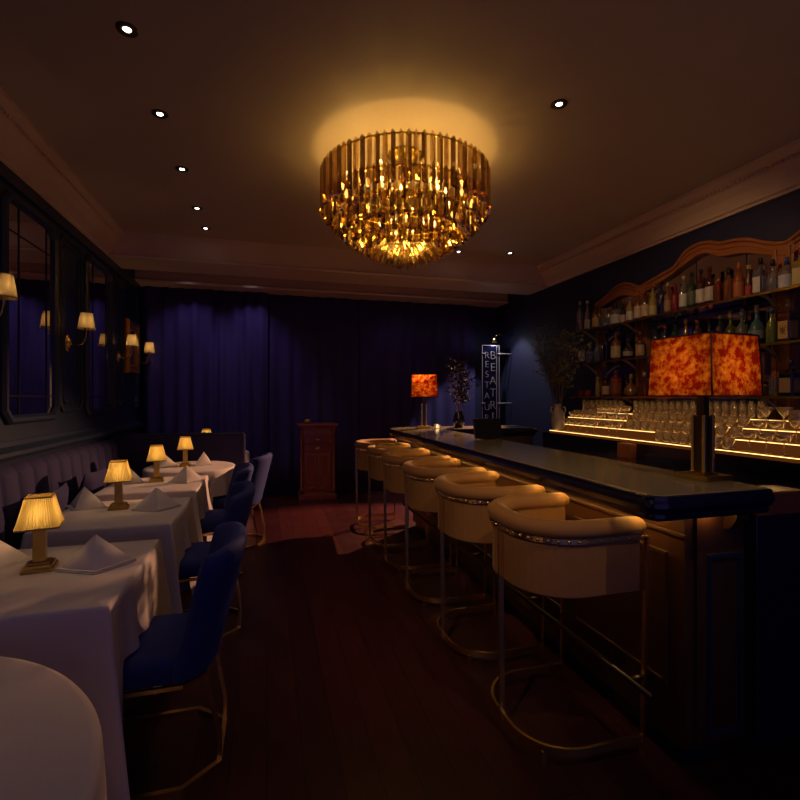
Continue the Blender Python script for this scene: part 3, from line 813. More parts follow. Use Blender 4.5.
# ------------------------------------------------------------------ mirrored back bar
OUT = [(4.649, 2.525), (4.482, 2.582), (4.325, 2.659), (4.205, 2.668), (4.105, 2.635), (4.009, 2.577), (3.864, 2.604), (3.716, 2.636), (3.565, 2.664), (3.498, 2.729), (3.434, 2.783), (3.35, 2.802), (3.27, 2.804), (3.183, 2.785), (3.109, 2.745), (3.037, 2.739), (2.959, 2.73), (2.852, 2.70), (2.774, 2.659), (2.705, 2.622), (2.576, 2.582)]
INN = [(4.65, 2.44), (4.598, 2.458), (4.434, 2.506), (4.295, 2.533), (4.205, 2.536), (4.105, 2.505), (4.01, 2.47), (3.955, 2.494), (3.801, 2.54), (3.645, 2.581), (3.531, 2.627), (3.423, 2.662), (3.33, 2.699), (3.25, 2.702), (3.183, 2.678), (3.118, 2.63), (3.037, 2.615), (2.951, 2.61), (2.852, 2.585), (2.758, 2.547), (2.647, 2.507), (2.57, 2.48)]
mid = 3.293
OUT += [(2*mid-y, z) for y, z in reversed(OUT) if 2*mid-y < 2.56]; INN += [(2*mid-y, z) for y, z in reversed(INN) if 2*mid-y < 2.56]
def interp(C, y):
    C = sorted(C)
    if y <= C[0][0]: return C[0][1]
    for (a, b), (c, d) in zip(C, C[1:]):
        if a <= y <= c:
            u = (y-a)/(c-a); return b+(d-b)*u
    return C[-1][1]
YA, YZ = 1.94, 4.649
ys = [YA+(YZ-YA)*i/140 for i in range(141)]
def smooth_c(C):
    v = [interp(C, y) for y in ys]
    for _ in range(2): v = [v[0]]+[(v[i-1]+2*v[i]+v[i+1])/4 for i in range(1, len(v)-1)]+[v[-1]]
    return v
zo, zi = smooth_c(OUT), smooth_c(INN)
t = thing('mirrored_back_bar', 'carved wooden mirror frame with arched crest behind the bottle shelves', 'mirror', (0, 0, 0))
XF, XM = 3.655, 3.69
b = MB(); vs = []; fs = []
for i, y in enumerate(ys):
    vs += [(XF, y, zi[i]), (XF, y, zo[i]), (XR-.002, y, zo[i]), (XR-.002, y, zi[i])]
for i in range(len(ys)-1):
    for k in range(4): fs.append((i*4+k, (i+1)*4+k, (i+1)*4+(k+1) % 4, i*4+(k+1) % 4))
fs += [(0, 1, 2, 3), tuple(4*(len(ys)-1)+k for k in (3, 2, 1, 0))]
b.add(vs, fs).build('arched_crest', M['walnut'], t)
def bead(f, r, name):
    MB().sweep([(XF-.004, y, f(i)) for i, y in enumerate(ys)], [(r*cos(2*pi*q/8), r*sin(2*pi*q/8)) for q in range(8)], up=(1, 0, 0)).build(name, M['walnut'], t)
bead(lambda i: zo[i]-.008, .016, 'crest_bead'); bead(lambda i: zo[i]-.055, .008, 'crest_bead'); bead(lambda i: zi[i]+.008, .011, 'crest_bead')
for y0, y1 in ((4.57, 4.66), (3.90, 4.04), (2.52, 2.68), (1.93, 2.01)):
    ztop = min(interp(OUT, (y0+y1)/2), interp(OUT, y0+.01), interp(OUT, y1-.01))-.01
    b = MB(); b.box(XF-.01, XR-.002, y0, y1, 1.06, ztop)
    b.box(XF-.022, XF-.01, y0+.02, y0+.045, 1.2, ztop-.03); b.box(XF-.022, XF-.01, y1-.045, y1-.02, 1.2, ztop-.03)
    b.build('pilaster', M['walnut'], t, bevel=.004)
for y0, y1 in ((4.04, 4.57), (2.68, 3.90), (2.01, 2.52)):
    vs = []; fs = []; sel = [i for i, y in enumerate(ys) if y0-.01 <= y <= y1+.01]
    for i in sel: vs += [(XM, ys[i], 1.06), (XM, ys[i], zi[i]+.01), (XM+.006, ys[i], 1.06), (XM+.006, ys[i], zi[i]+.01)]
    for k in range(len(sel)-1):
        a, c = 4*k, 4*(k+1); fs += [(a, c, c+1, a+1), (a+2, a+3, c+3, c+2)]
    MB().add(vs, fs).build('mirror_pane', M['mirror'], t)
for y in (4.30, 3.36, 2.90):
    MB().box(XM-.004, XM, y-.003, y+.003, 1.06, interp(INN, y)).build('pane_joint', M['black_led'], t)

# bottle shelves
SH = [('top', 2.205), ('middle', 1.835), ('bottom', 1.457)]
for nm, z in SH:
    t = thing('bottle_shelf', 'long glass bottle shelf on brass brackets, the %s one of three' % nm, 'shelf', (3.54, 3.3, z), 0, 'glass bottle shelves')
    MB().box(-.11, .088, -1.45, 1.53, -.012, 0).build('shelf_board', M['shelf_glass'], t)
    MB().box(-.116, -.110, -1.45, 1.53, -.016, .002).build('front_rail', M['brass_dark'], t)
    for y in (1.31, .68, -.70, -1.33):
        pts = [(.088, y, -.12), (.075, y, -.11), (.02, y, -.07), (-.04, y, -.03), (-.10, y, -.016)]
        MB().bar(pts, .02, .012, up=(0, 1, 0)).build('shelf_bracket', M['brass_dark'], t)

# ------------------------------------------------------------------ bottles
def b_prof(kind, h, r):
    n = .0125
    if kind == 'tall':   P = [(0, 0), (.96, .0), (1, .02), (1, .56), (.9, .64), (.55, .72), ('n', .78), ('n', .96)]
    elif kind == 'whisky': P = [(0, 0), (.96, 0), (1, .02), (1, .62), (.85, .69), (.5, .73), ('n', .78), ('n', .95)]
    elif kind == 'wine': P = [(0, 0), (.95, 0), (1, .02), (1, .58), (.95, .64), (.6, .72), ('n', .77), ('n', .98)]
    elif kind == 'slim': P = [(0, 0), (.96, 0), (1, .02), (1, .45), (.8, .60), ('n', .74), ('n', .96)]
    elif kind == 'squat': P = [(0, 0), (.95, 0), (1, .03), (1, .55), (.95, .62), (.6, .70), ('n', .74), ('n', .88)]
    elif kind == 'round': P = [(0, 0), (.5, 0), (.8, .08), (1, .25), (.95, .42), (.7, .56), (.35, .64), ('n', .70), ('n', .90)]
    elif kind == 'decanter': P = [(0, 0), (.75, 0), (1, .10), (1.0, .22), (.75, .42), (.35, .56), ('n', .62), ('n', .86)]
    elif kind == 'jar': P = [(0, 0), (.9, 0), (1, .04), (1, .86), (.96, .9), (.96, .94)]
    else: P = [(0, 0), (1, 0), (1, .60), (.95, .66), (.5, .70), ('n', .74), ('n', .9)]
    return [((n if a == 'n' else max(.0005, a*r)), b*h) for a, b in P]
def make_bottle(y, z, kind, h, r, col, lab_col, cap_col, text, shelf, x=3.57, dark_label_mark=False):
    nm = {'jar': 'glass_jar', 'decanter': 'decanter'}.get(kind, 'bottle')
    t = thing(nm, text, 'bottle' if nm == 'bottle' else nm.replace('_', ' '), (x, y, z), 0, 'bottles on the %s shelf' % shelf)
    g = M['bottle_clear'] if col is None else bottle_glass(col)
    pr = b_prof(kind, h, r)
    seg = 4 if kind == 'square' else 18
    if kind == 'square':
        rings = []
        for rr, zz in pr[1:]:
            q = round_rect(rr, rr*(.8 if rr > .013 else 1), rr*.2 if rr > .013 else rr*.9, 3); rings.append([(a, b, zz) for a, b in q])
        MB().rings(rings).build('glass_body', g, t)
    else: MB().lathe(pr+[(.0005, pr[-1][1])], seg).build('glass_body', g, t)
    if lab_col is not None:
        z0, z1 = {'tall': (.12, .46), 'whisky': (.12, .52), 'wine': (.15, .5), 'slim': (.1, .38), 'squat': (.1, .48), 'square': (.1, .5), 'round': (.18, .38), 'decanter': (.1, .25), 'jar': (.2, .7)}[kind]
        if kind == 'square':
            MB().box(-r-.0015, -r-.0002, -r*.62, r*.62, z0*h, z1*h).build('paper_label', flat(lab_col), t)
            e = MB().box(-r*.72, r*.72, -r*.8-.0015, -r*.8-.0002, z0*h, z1*h)
            e.build('paper_label', flat(lab_col), t)
        else:
            k = 1.0 if kind not in ('round', 'decanter') else .985
            MB().lathe([(r*k+.0012, z0*h), (r*k+.0012, z1*h)], 14, a0=radians(118), a1=radians(290)).build('paper_label', flat(lab_col), t)
    if cap_col is not None:
        zt = pr[-1][1]; rr = pr[-1][0]+.003
        MB().lathe([(.0005, zt-.02), (rr, zt-.02), (rr, zt+.06*h*.5), (rr*.8, h+.002), (.0005, h+.002)], 12).build('stopper', flat(cap_col, .4), t)
    return t
W_ = (.62, .55, .46); TAN = (.50, .33, .15); BLK = (.012, .01, .012); RED = (.35, .03, .02); GOLD = (.5, .33, .1)
AMB = (.28, .09, .02); DAMB = (.14, .04, .015); GRN = (.03, .06, .03); BLU = (.04, .06, .22); YEL = (.45, .33, .08); WINE = (.10, .015, .015)
z = 2.206
TOP = [(4.835, 'tall', .38, .046, None, None, (.4, .38, .4), 'tall frosted clear bottle at the far left end of the top shelf'),
 (4.70, 'slim', .36, .034, None, W_, W_, 'slender bottle with white label and white cap, second along the top shelf'),
 (4.55, 'tall', .30, .042, AMB, TAN, AMB, 'brown bottle with tan label near the left end of the top shelf'),
 (4.43, 'squat', .22, .042, None, None, None, 'short clear flask left of the squat black-stoppered bottle, top shelf'),
 (4.34, 'jar', .16, .04, None, None, None, 'open clear glass tumbler jar standing among the top shelf bottles'),
 (4.24, 'squat', .25, .055, None, (.5, .48, .46), BLK, 'squat clear bottle with fat black stopper under the small left arch'),
 (4.13, 'squat', .21, .032, (.05, .04, .05), (.50, .36, .30), BLK, 'small dark bottle with pinkish label and black cap, top shelf'),
 (4.035, 'tall', .26, .034, YEL, W_, (.3, .1, .05), 'straw-coloured bottle with cream label by the left pilaster, top shelf'),
 (3.925, 'whisky', .29, .038, AMB, (.60, .45, .30), AMB, 'whisky bottle with cream label in front of the left pilaster, top shelf'),
 (3.83, 'whisky', .29, .038, DAMB, (.58, .42, .26), DAMB, 'dark whisky bottle with cream label right of the left pilaster, top shelf'),
 (3.735, 'slim', .32, .038, YEL, (.55, .42, .15), RED, 'yellow bottle with a thin red stopper on the top shelf'),
 (3.635, 'tall', .34, .038, (.03, .025, .10), None, None, 'deep violet-blue bottle with clear neck on the top shelf'),
 (3.555, 'tall', .30, .034, AMB, (.35, .22, .12), TAN, 'amber bottle between the violet and the red ones, top shelf'),
 (3.475, 'squat', .27, .036, (.32, .02, .015), None, (.2, .02, .01), 'bright red bottle on the top shelf'),
 (3.385, 'wine', .32, .037, None, W_, GOLD, 'pale bottle with a low white label beneath the tall middle arch'),
 (3.30, 'wine', .33, .037, GRN, (.10, .12, .08), BLK, 'dark green bottle with dark label beneath the tall middle arch'),
 (3.21, 'wine', .33, .037, WINE, W_, BLK, 'left one of two dark red bottles with big white labels, top shelf'),
 (3.125, 'wine', .33, .037, WINE, (.60, .50, .42), WINE, 'right one of two dark red bottles with big white labels, top shelf'),
 (3.04, 'square', .25, .036, (.30, .04, .015), (.10, .015, .01), None, 'red square bottle with a dark oval label, top shelf'),
 (2.955, 'squat', .28, .038, AMB, None, BLK, 'amber bottle with wide black shoulder on the top shelf'),
 (2.87, 'squat', .30, .038, (.40, .11, .02), (.42, .12, .03), (.40, .10, .02), 'bright orange bottle on the top shelf'),
 (2.79, 'slim', .26, .026, DAMB, (.4, .04, .03), GOLD, 'thin dark bottle with a small red label on the top shelf'),
 (2.70, 'square', .29, .044, None, W_, BLK, 'square clear bottle with tall white label and black stopper, top shelf'),
 (2.61, 'round', .25, .044, None, None, BLK, 'rounded clear bottle just left of the right pilaster, top shelf'),
 (2.515, 'squat', .24, .048, None, (.50, .48, .50), BLU, 'clear bottle with pale label and blue mark by the right pilaster, top shelf'),
 (2.42, 'square', .28, .045, YEL, (.62, .48, .22), RED, 'square bottle with large cream label at the right photo edge, top shelf')]
for e in TOP: make_bottle(e[0], z, *e[1:8], 'top')
z = 1.836
MID = [(4.80, 'whisky', .30, .036, GRN, W_, W_, 'dark bottle with white label at the left end of the middle shelf'),
 (4.66, 'squat', .22, .04, None, None, (.3, .25, .25), 'clear bottle second from the left on the middle shelf'),
 (4.53, 'tall', .24, .036, (.18, .24, .34), None, None, 'pale blue glass bottle on the middle shelf'),
 (4.385, 'wine', .32, .04, (.015, .015, .03), None, BLK, 'near-black tall bottle under the small left arch, middle shelf'),
 (4.235, 'whisky', .30, .05, AMB, (.55, .42, .20), GOLD, 'bottle with a large tan label under the small left arch, middle shelf'),
 (4.06, 'round', .22, .05, (.02, .03, .06), (.35, .30, .18), BLK, 'dark rounded bottle with an oval label on the middle shelf'),
 (3.895, 'squat', .28, .042, DAMB, TAN, DAMB, 'brown bottle with tan label in front of the left pilaster, middle shelf'),
 (3.70, 'tall', .30, .036, (.02, .03, .08), None, BLK, 'dark blue bottle right of the left pilaster, middle shelf'),
 (3.59, 'tall', .29, .034, (.03, .04, .10), None, (.5, .03, .02), 'dark blue bottle with a red cap, middle shelf'),
 (3.475, 'wine', .30, .036, GRN, None, BLK, 'black-green bottle above the lamp shade left corner, middle shelf'),
 (3.36, 'slim', .30, .034, AMB, None, GOLD, 'gold-topped amber bottle above the lamp shade, middle shelf'),
 (3.245, 'tall', .28, .036, DAMB, None, AMB, 'brown bottle above the middle of the lamp shade, middle shelf'),
 (3.13, 'round', .25, .045, (.05, .05, .09), None, None, 'smoky rounded decanter above the lamp shade, middle shelf'),
 (3.03, 'tall', .29, .036, (.04, .04, .05), None, GOLD, 'smoky bottle with a gold cap above the lamp shade, middle shelf'),
 (2.94, 'round', .30, .046, (.12, .13, .03), GOLD, GOLD, 'olive green round bottle with gold neck on the middle shelf'),
 (2.845, 'round', .30, .05, (.14, .16, .13), (.10, .10, .09), (.3, .3, .3), 'grey-green round bottle left of the teal one, middle shelf'),
 (2.73, 'round', .31, .052, (.08, .20, .18), (.20, .22, .20), (.55, .33, .22), 'teal glass bottle with a pinkish ball stopper on the middle shelf'),
 (2.62, 'slim', .26, .036, (.22, .26, .05), None, BLU, 'yellow-green bottle with a blue cap on the middle shelf')]
for e in MID: make_bottle(e[0], z, *e[1:8], 'middle')
t = make_bottle(2.505, z, 'square', .31, .052, DAMB, (.55, .34, .10), GOLD, 'square dark bottle with tan kanji label before the right pilaster, middle shelf', 'middle')
mk = MB(); zc = .093; R_ = -.0535
def stroke(y0, z0, y1, z1, w=.0045): mk.bar([(R_, y0, zc+z0), (R_, y1, zc+z1)], w, .001, up=(1, 0, 0))
stroke(.022, .03, .016, .022); stroke(.0, .036, .0, .024); stroke(-.02, .031, -.012, .021); stroke(.024, .012, -.024, .012); stroke(.02, .0, -.018, .0)
stroke(.016, -.012, -.016, -.012); stroke(.0, .02, .0, -.03); stroke(.018, -.02, .006, -.034); stroke(-.004, -.02, -.018, -.034); stroke(.012, .006, .012, -.012); stroke(-.012, .006, -.012, -.012)
mk.build('label_character', flat(BLK), t)
z = 1.458
BOT = [(4.82, 'jar', .08, .035, (.5, .03, .015), None, None, 'left one of two small red glass jars on the bottom shelf'),
 (4.69, 'jar', .08, .035, (.5, .035, .018), None, None, 'right one of two small red glass jars on the bottom shelf'),
 (4.52, 'slim', .22, .03, YEL, None, (.4, .4, .35), 'slim straw-coloured bottle right of the red jars, bottom shelf'),
 (4.39, 'squat', .24, .038, DAMB, (.55, .40, .26), BLK, 'dark bottle with a tall cream label on the bottom shelf'),
 (4.235, 'whisky', .28, .058, (.36, .06, .015), (.25, .06, .03), (.5, .2, .08), 'large orange-red bottle under the small left arch, bottom shelf'),
 (4.02, 'decanter', .23, .07, (.30, .14, .03), None, GOLD, 'squat golden decanter with a flared base on the bottom shelf'),
 (3.84, 'square', .24, .05, (.16, .03, .012), None, (.5, .45, .4), 'square red-brown bottle in front of the left pilaster, bottom shelf'),
 (2.69, 'squat', .13, .035, (.25, .12, .04), None, None, 'small amber flask right of the large lamp shade, bottom shelf'),
 (2.60, 'jar', .15, .035, None, None, None, 'clear glass jar right of the large lamp shade, bottom shelf'),
 (2.485, 'square', .26, .062, (.02, .018, .025), (.34, .20, .10), BLK, 'black square bottle with tan label at the right photo edge, bottom shelf')]
for e in BOT: make_bottle(e[0], z, *e[1:8], 'bottom')

# ------------------------------------------------------------------ glassware on the lit steps
def glass_mesh(name, prof, n=18):
    return MB().lathe(prof, n).build(name, M['clear_glass'])
G = {}
G['coupe_glass'] = [(.0005, 0), (.03, 0), (.031, .003), (.006, .008), (.004, .02), (.004, .075), (.012, .083), (.034, .096), (.046, .118), (.049, .14), (.0475, .14), (.044, .119), (.03, .1), (.0005, .09)]
G['cocktail_glass'] = [(.0005, 0), (.032, 0), (.033, .003), (.006, .008), (.004, .02), (.004, .085), (.012, .095), (.052, .155), (.0505, .156), (.012, .1), (.0005, .096)]
G['rocks_glass'] = [(.0005, 0), (.034, 0), (.036, .004), (.038, .082), (.0365, .082), (.0345, .014), (.0005, .012)]
G['highball_glass'] = [(.0005, 0), (.028, 0), (.03, .004), (.032, .130), (.0305, .130), (.0285, .012), (.0005, .01)]
G['wine_glass'] = [(.0005, 0), (.036, 0), (.037, .003), (.006, .01), (.004, .02), (.004, .09), (.014, .10), (.036, .125), (.043, .16), (.038, .215), (.0365, .215), (.0415, .16), (.034, .127), (.0005, .104)]
first = {}
def put(kind, X, Y, Z, label, group):
    if kind not in first:
        o = glass_mesh(kind, G[kind]); first[kind] = o
    else:
        o = first[kind].copy(); COL.objects.link(o)
    o.location = (X, Y, Z); tag(o, label, kind.replace('_glass', '')+' glass', group)
def run(kind, tier, y0, y1, n, place, dx=.055):
    x, z = TIERS[tier]; stepn = ('lowest', 'second', 'third', 'top')[tier]
    nice = {'coupe_glass': 'clear coupe', 'cocktail_glass': 'clear V-shaped cocktail glass', 'rocks_glass': 'clear rocks glass', 'highball_glass': 'tall clear highball glass', 'wine_glass': 'large clear wine glass'}[kind]
    lab = '%s on the %s lit step, %s' % (nice, stepn, place)
    for k in range(n):
        y = y0 if n == 1 else y0+(y1-y0)*k/(n-1)
        put(kind, x+dx, y, z+.0005, lab, '%ss on the %s step, %s' % (kind.replace('_', ' ').replace('glass', 'glasse'), stepn, place))
run('coupe_glass', 0, 4.42, 4.00, 5, 'beside the vase')
run('coupe_glass', 0, 3.79, 3.68, 2, 'the pair left of the rocks glasses')
run('rocks_glass', 0, 3.18, 2.86, 5, 'left of the large lamp')
run('rocks_glass', 0, 2.76, 2.58, 3, 'right of the large lamp')
run('coupe_glass', 0, 2.43, 2.21, 3, 'the three at the right')
run('coupe_glass', 1, 4.50, 4.04, 6, 'in the left row')
run('coupe_glass', 1, 3.88, 3.74, 2, 'the pair left of the rocks glasses')
run('rocks_glass', 1, 3.64, 2.94, 9, 'in the row left of the large lamp')
run('rocks_glass', 1, 2.84, 2.62, 3, 'right of the large lamp')
run('coupe_glass', 1, 2.45, 2.34, 2, 'the pair behind the right-hand coupes')
run('wine_glass', 1, 2.22, 2.22, 1, 'at the right photo edge')
run('rocks_glass', 2, 4.60, 4.32, 5, 'behind the left coupes')
run('coupe_glass', 2, 4.20, 3.84, 4, 'in the left half')
run('rocks_glass', 2, 3.70, 3.02, 9, 'in the row left of the large lamp')
run('rocks_glass', 2, 2.94, 2.66, 4, 'right of the large lamp')
run('cocktail_glass', 2, 2.50, 2.38, 2, 'the pair at the right')
run('highball_glass', 3, 4.62, 4.04, 9, 'left of the left pilaster', dx=.06)
run('highball_glass', 3, 3.84, 3.12, 11, 'behind the rocks glasses', dx=.06)
run('highball_glass', 3, 3.04, 2.62, 7, 'right of the large lamp', dx=.06)

# ------------------------------------------------------------------ vase of branches
vx, vy, vz = 3.104, 4.585, 1.0845
t = thing('flower_vase', 'cream ceramic vase at the left end of the back bar glasses', 'vase', (vx, vy, vz))
MB().lathe([(.0005, 0), (.06, 0), (.065, .01), (.085, .08), (.088, .2), (.075, .3), (.05, .35), (.045, .38), (.058, .42), (.052, .42), (.04, .38), (.0005, .36)], 24).build('vase_body', M['ceramic'], t)
t.scale = (.82, .82, .70)
for s_ in (-1, 1):
    MB().tube([(s_*.055, 0, .36), (s_*.1, 0, .37), (s_*.115, 0, .31), (s_*.083, 0, .24)], .009, 8, up=(0, 1, 0)).build('handle', M['ceramic'], t)
def branches(loc, n, h, spread, label, leafm, name, seed, leaf_size=.032, blossom=False, r0=.03):
    rnd = random.Random(seed)
    t = thing(name, label, 'branches', loc); lf = MB(); bl = MB()
    def leaf(mb, p, s_):
        d = Vector((rnd.gauss(0, 1), rnd.gauss(0, 1), rnd.gauss(.2, .7))).normalized()
        w = d.orthogonal().normalized(); up = d.cross(w)
        w = (w*cos(rnd.random()*6)+up*sin(rnd.random()*6)).normalized(); nrm = d.cross(w)
        mb.add([p, p+d*s_*.4+w*s_*.24+nrm*s_*.05, p+d*s_, p+d*s_*.4-w*s_*.24+nrm*s_*.05, p+d*s_*.45], [(0, 1, 4), (1, 2, 4), (2, 3, 4), (3, 0, 4)], smooth=True)
    for k in range(n):
        a = 2*pi*k/n+rnd.random()*.5; sp = spread*(.35+.65*rnd.random()); hh = h*(.7+.3*rnd.random())
        pts = []
        for i in range(13):
            u = i/12; pts.append(Vector((r0*cos(a)*(1-u)+sp*cos(a)*u**1.4+.015*sin(u*9+k), r0*sin(a)*(1-u)+sp*sin(a)*u**1.4+.015*cos(u*7+k), -.12+(hh+.12)*u)))
        br = MB(); br.tube(pts, .0035, 6)
        for i in range(5, 13):
            for q in range(3):
                d = Vector((rnd.gauss(0, 1), rnd.gauss(0, 1), abs(rnd.gauss(.5, .5)))).normalized()*rnd.uniform(.06, .15)
                br.tube([pts[i], pts[i]+d*.5+Vector((0, 0, .01)), pts[i]+d], .0013, 4)
                for w in range(6):
                    leaf(lf, pts[i]+d*rnd.uniform(.3, 1.05), leaf_size*rnd.uniform(.6, 1.15))
                if blossom and rnd.random() < .55:
                    for w in range(5): leaf(bl, pts[i]+d, leaf_size*1.1)
        br.build('branch', M['bark'], t)
    o = lf.build('leaves', leafm, t); o['kind'] = 'stuff'
    if blossom: bl.build('blossoms', M['blossom'], t)['kind'] = 'stuff'
branches((vx, vy, vz+.28), 11, .88, .30, 'tall leafy green branches standing in the cream vase', M['leaf'], 'leafy_branches', 4)
# dim arrangement on the far return of the bar
o = MB().lathe([(.0005, 0), (.05, 0), (.07, .06), (.06, .13), (.04, .17), (.045, .19), (.04, .19), (.034, .17), (.0005, .15)], 20).build('dark_vase', M['lacquer'])
o.location = (2.18, 5.20, BZ); tag(o, 'small dark vase on the bar return, holding the bluish blossoms', 'vase')
branches((2.18, 5.20, BZ+.18), 6, .58, .13, 'dim branches with pale bluish blossoms right of the far lamp', M['leaf_dark'], 'blossom_branches', 8, .035, True, .015)

# ------------------------------------------------------------------ vertical sign
sy, sx0, sx1, sz0, sz1 = 6.72, 3.20, 3.50, 1.02, 2.26
t = thing('vertical_sign', 'tall dark glass sign with pale stacked letters by the right corner', 'sign', (sx0, sy, sz0))
Mx = Matrix.Translation((-sx0, -sy, -sz0))
MB().box(sx0, sx1, sy, sy+.02, sz0, sz1, Mx).build('sign_panel', M['lacquer'], t)
fr = MB()
for x in (sx0+.006, sx1-.05, sx1-.006): fr.box(x-.004, x+.004, sy-.008, sy-.0005, sz0, sz1, Mx)
fr.box(sx0, sx1, sy-.008, sy-.0005, sz1-.008, sz1, Mx)
LET = pmat('sign_letter_paint', (.40, .34, .37), (.33, .28, .32), rough=.4)
fr.build('sign_frame', LET, t)
so = MB()
for zz in (2.13, 1.36):
    so.tube([(sx0-.01, sy-.01, zz), (sx0+.05, sy-.01, zz)], .008, 6, mtx=Mx); so.tube([(sx1-.04, sy-.01, zz), (XR-.001, sy-.01, zz)], .008, 6, mtx=Mx)
so.build('standoff', LET, t)
def letter(ch, x, zc, size, name='letter'):
    cu = bpy.data.curves.new(name, 'FONT'); cu.body = ch; cu.size = size; cu.align_x = 'CENTER'; cu.align_y = 'CENTER'; cu.extrude = .003; cu.offset = -.0035
    tmp = bpy.data.objects.new(name, cu); COL.objects.link(tmp)
    me = bpy.data.meshes.new_from_object(tmp.evaluated_get(bpy.context.evaluated_depsgraph_get()))
    bpy.data.objects.remove(tmp); me.materials.clear(); me.materials.append(LET)
    ob = bpy.data.objects.new(name, me); COL.objects.link(ob); ob.parent = t
    ob.location = (x-sx0, -.005, zc-sz0); ob.rotation_euler = (pi/2, 0, 0)
def zpx(py, d=7.35): return 1.45+(397.4-py)*d/475
for c_, py in zip('RESTAUR', (355.5, 364.5, 374.5, 385, 396, 407.5, 418)): letter(c_, sx0+.085, zpx(py), .145)
for c_, py in zip('BEATRI', (355.5, 367.5, 381, 393, 405.5, 417)): letter(c_, sx0+.185, zpx(py), .185)
t = thing('picture_light', 'small brass lamp above the vertical sign', 'wall lamp', (3.40, 6.70, 2.32))
MB().lathe([(.0005, .05), (.025, .05), (.045, -.02), (.043, -.02), (.022, .045), (.0005, .045)], 16).build('lamp_shade', M['brass'], t)
MB().tube([(0, 0, .05), (.05, 0, .1), (XR-.001-3.40, 0, .1)], .006, 8, up=(0, 1, 0)).build('arm', M['bronze'], t)
MB().ball((0, 0, .0), .014).build('bulb', M['bulb'], t)

# ------------------------------------------------------------------ chandelier
CX, CY = .985, 3.37
t = thing('chandelier', 'huge tiered chandelier of smoky amber crystal prisms on the ceiling', 'chandelier', (CX, CY, ZC))
MB().lathe([(.0005, 0), (.13, 0), (.13, -.02), (.05, -.035), (.0005, -.035)], 28).build('ceiling_plate', M['brass_dark'], t)
MB().tube([(0, 0, -.03), (0, 0, -.62)], .015, 10).build('stem', M['brass_dark'], t)
#        radius, top, bottom (below ceiling), prism half width, count
TI = [(.605, -.165, -.475, .0180, 76), (.545, -.33, -.55, .0170, 72), (.460, -.45, -.625, .0195, 62), (.375, -.545, -.685, .018, 54), (.285, -.61, -.735, .017, 44)]
def prism_into(mb, a, r, zt, zb, w):
    Mx = Matrix.Rotation(a, 4, 'Z') @ Matrix.Translation((r, 0, 0)) @ Matrix.Rotation(random.uniform(-.5, .5), 4, 'Z')
    tri = [(w*.9, 0), (-w*.55, w), (-w*.55, -w)]
    mb.rings([[(x*.25, y*.25, zt+.018) for x, y in tri], [(x, y, zt) for x, y in tri], [(x, y, zb+.015) for x, y in tri], [(x*.35+w*.2, y*.35, zb) for x, y in tri]], mtx=Mx)
cam_dir = math.atan2(-CY, -CX)
allp = []
for k, (r, zt, zb, w, n) in enumerate(TI):
    for i in range(n):
        a = 2*pi*(i+.5*(k % 2))/n
        da = abs((a-cam_dir+pi) % (2*pi)-pi)
        allp.append((da+(0, .35, .7, 1.0, 1.3)[k], k, a, r, zt, zb, w, i % 2))
    MB().lathe([(r-.03, zt+.006), (r-.012, zt+.006), (r-.012, zt-.004), (r-.03, zt-.004), (r-.03, zt+.006)], 60).build('tier_ring', M['brass_dark'], t)
    for q in range(3):
        a = q*2*pi/3+k
        MB().bar([(0.01*cos(a), .01*sin(a), zt), ((r-.02)*cos(a), (r-.02)*sin(a), zt)], .01, .006).build('tier_arm', M['brass_dark'], t)
allp.sort(key=lambda e: e[0]); rest = MB(); rest2 = MB()
for q, (_, k, a, r, zt, zb, w, alt) in enumerate(allp):
    if q < 100:
        mb = MB(); prism_into(mb, a, r, zt, zb, w); mb.build('crystal_prism', M['prism_pale' if alt else 'prism'], t)
    else: prism_into(rest2 if alt else rest, a, r, zt, zb, w)
ro_ = rest.build('smoked_prisms', M['prism'], t); ro_['kind'] = 'stuff'
ro_ = rest2.build('pale_prisms', M['prism_pale'], t); ro_['kind'] = 'stuff'
# bottom rosette of slanting drops
ro = MB()
for k, (r, zt, n) in enumerate(((.225, -.70, 34), (.175, -.725, 28), (.125, -.748, 22), (.075, -.768, 15), (.03, -.785, 8))):
    for i in range(n):
        a = 2*pi*(i+.5*(k % 2))/n; Mx = Matrix.Rotation(a, 4, 'Z') @ Matrix.Translation((r, 0, zt)) @ Matrix.Rotation(radians(-38+k*6), 4, 'Y')
        w = .010
        ro.rings([[(x, y, .03) for x, y in ((w, 0), (-w*.5, w), (-w*.5, -w))], [(x, y, -.045) for x, y in ((w, 0), (-w*.5, w), (-w*.5, -w))], [(x*.15, y*.15, -.065) for x, y in ((w, 0), (-w*.5, w), (-w*.5, -w))]], mtx=Mx)
M['rosette'] = thin_glass('gold_crystal_drop', (.60, .44, .18), (.9, .72, .36), base=.5, edge=.85, rough=.22, blend=.4)
ro.build('drop_rosette', M['rosette'], t)['kind'] = 'stuff'
for i in range(12):
    a = 2*pi*i/12+.2; p = (.46*cos(a), .46*sin(a), -.36)
    b = MB(); b.lathe([(.0005, -.05), (.011, -.04), (.013, -.015), (.006, .012), (.0005, .02)], 8, T(*p)); b.build('bulb', M['bulb_chand'], t)
for i in range(12):
    a = 2*pi*i/12+.2; lamp_point('chandelier_light', (CX+.46*cos(a), CY+.46*sin(a), ZC-.36), 2.5, (1, .60, .14), .02)
for i in range(6):
    a = 2*pi*i/6; lamp_point('chandelier_light', (CX+.27*cos(a), CY+.27*sin(a), ZC-.50), 1.3, (1, .60, .14), .02)
for i in range(12):
    a = 2*pi*(i+.5)/12+.2
    b = MB(); b.lathe([(.0005, -.05), (.011, -.04), (.013, -.015), (.006, .012), (.0005, .02)], 8, T(.52*cos(a), .52*sin(a), -.30)); b.build('bulb', M['bulb_chand'], t)

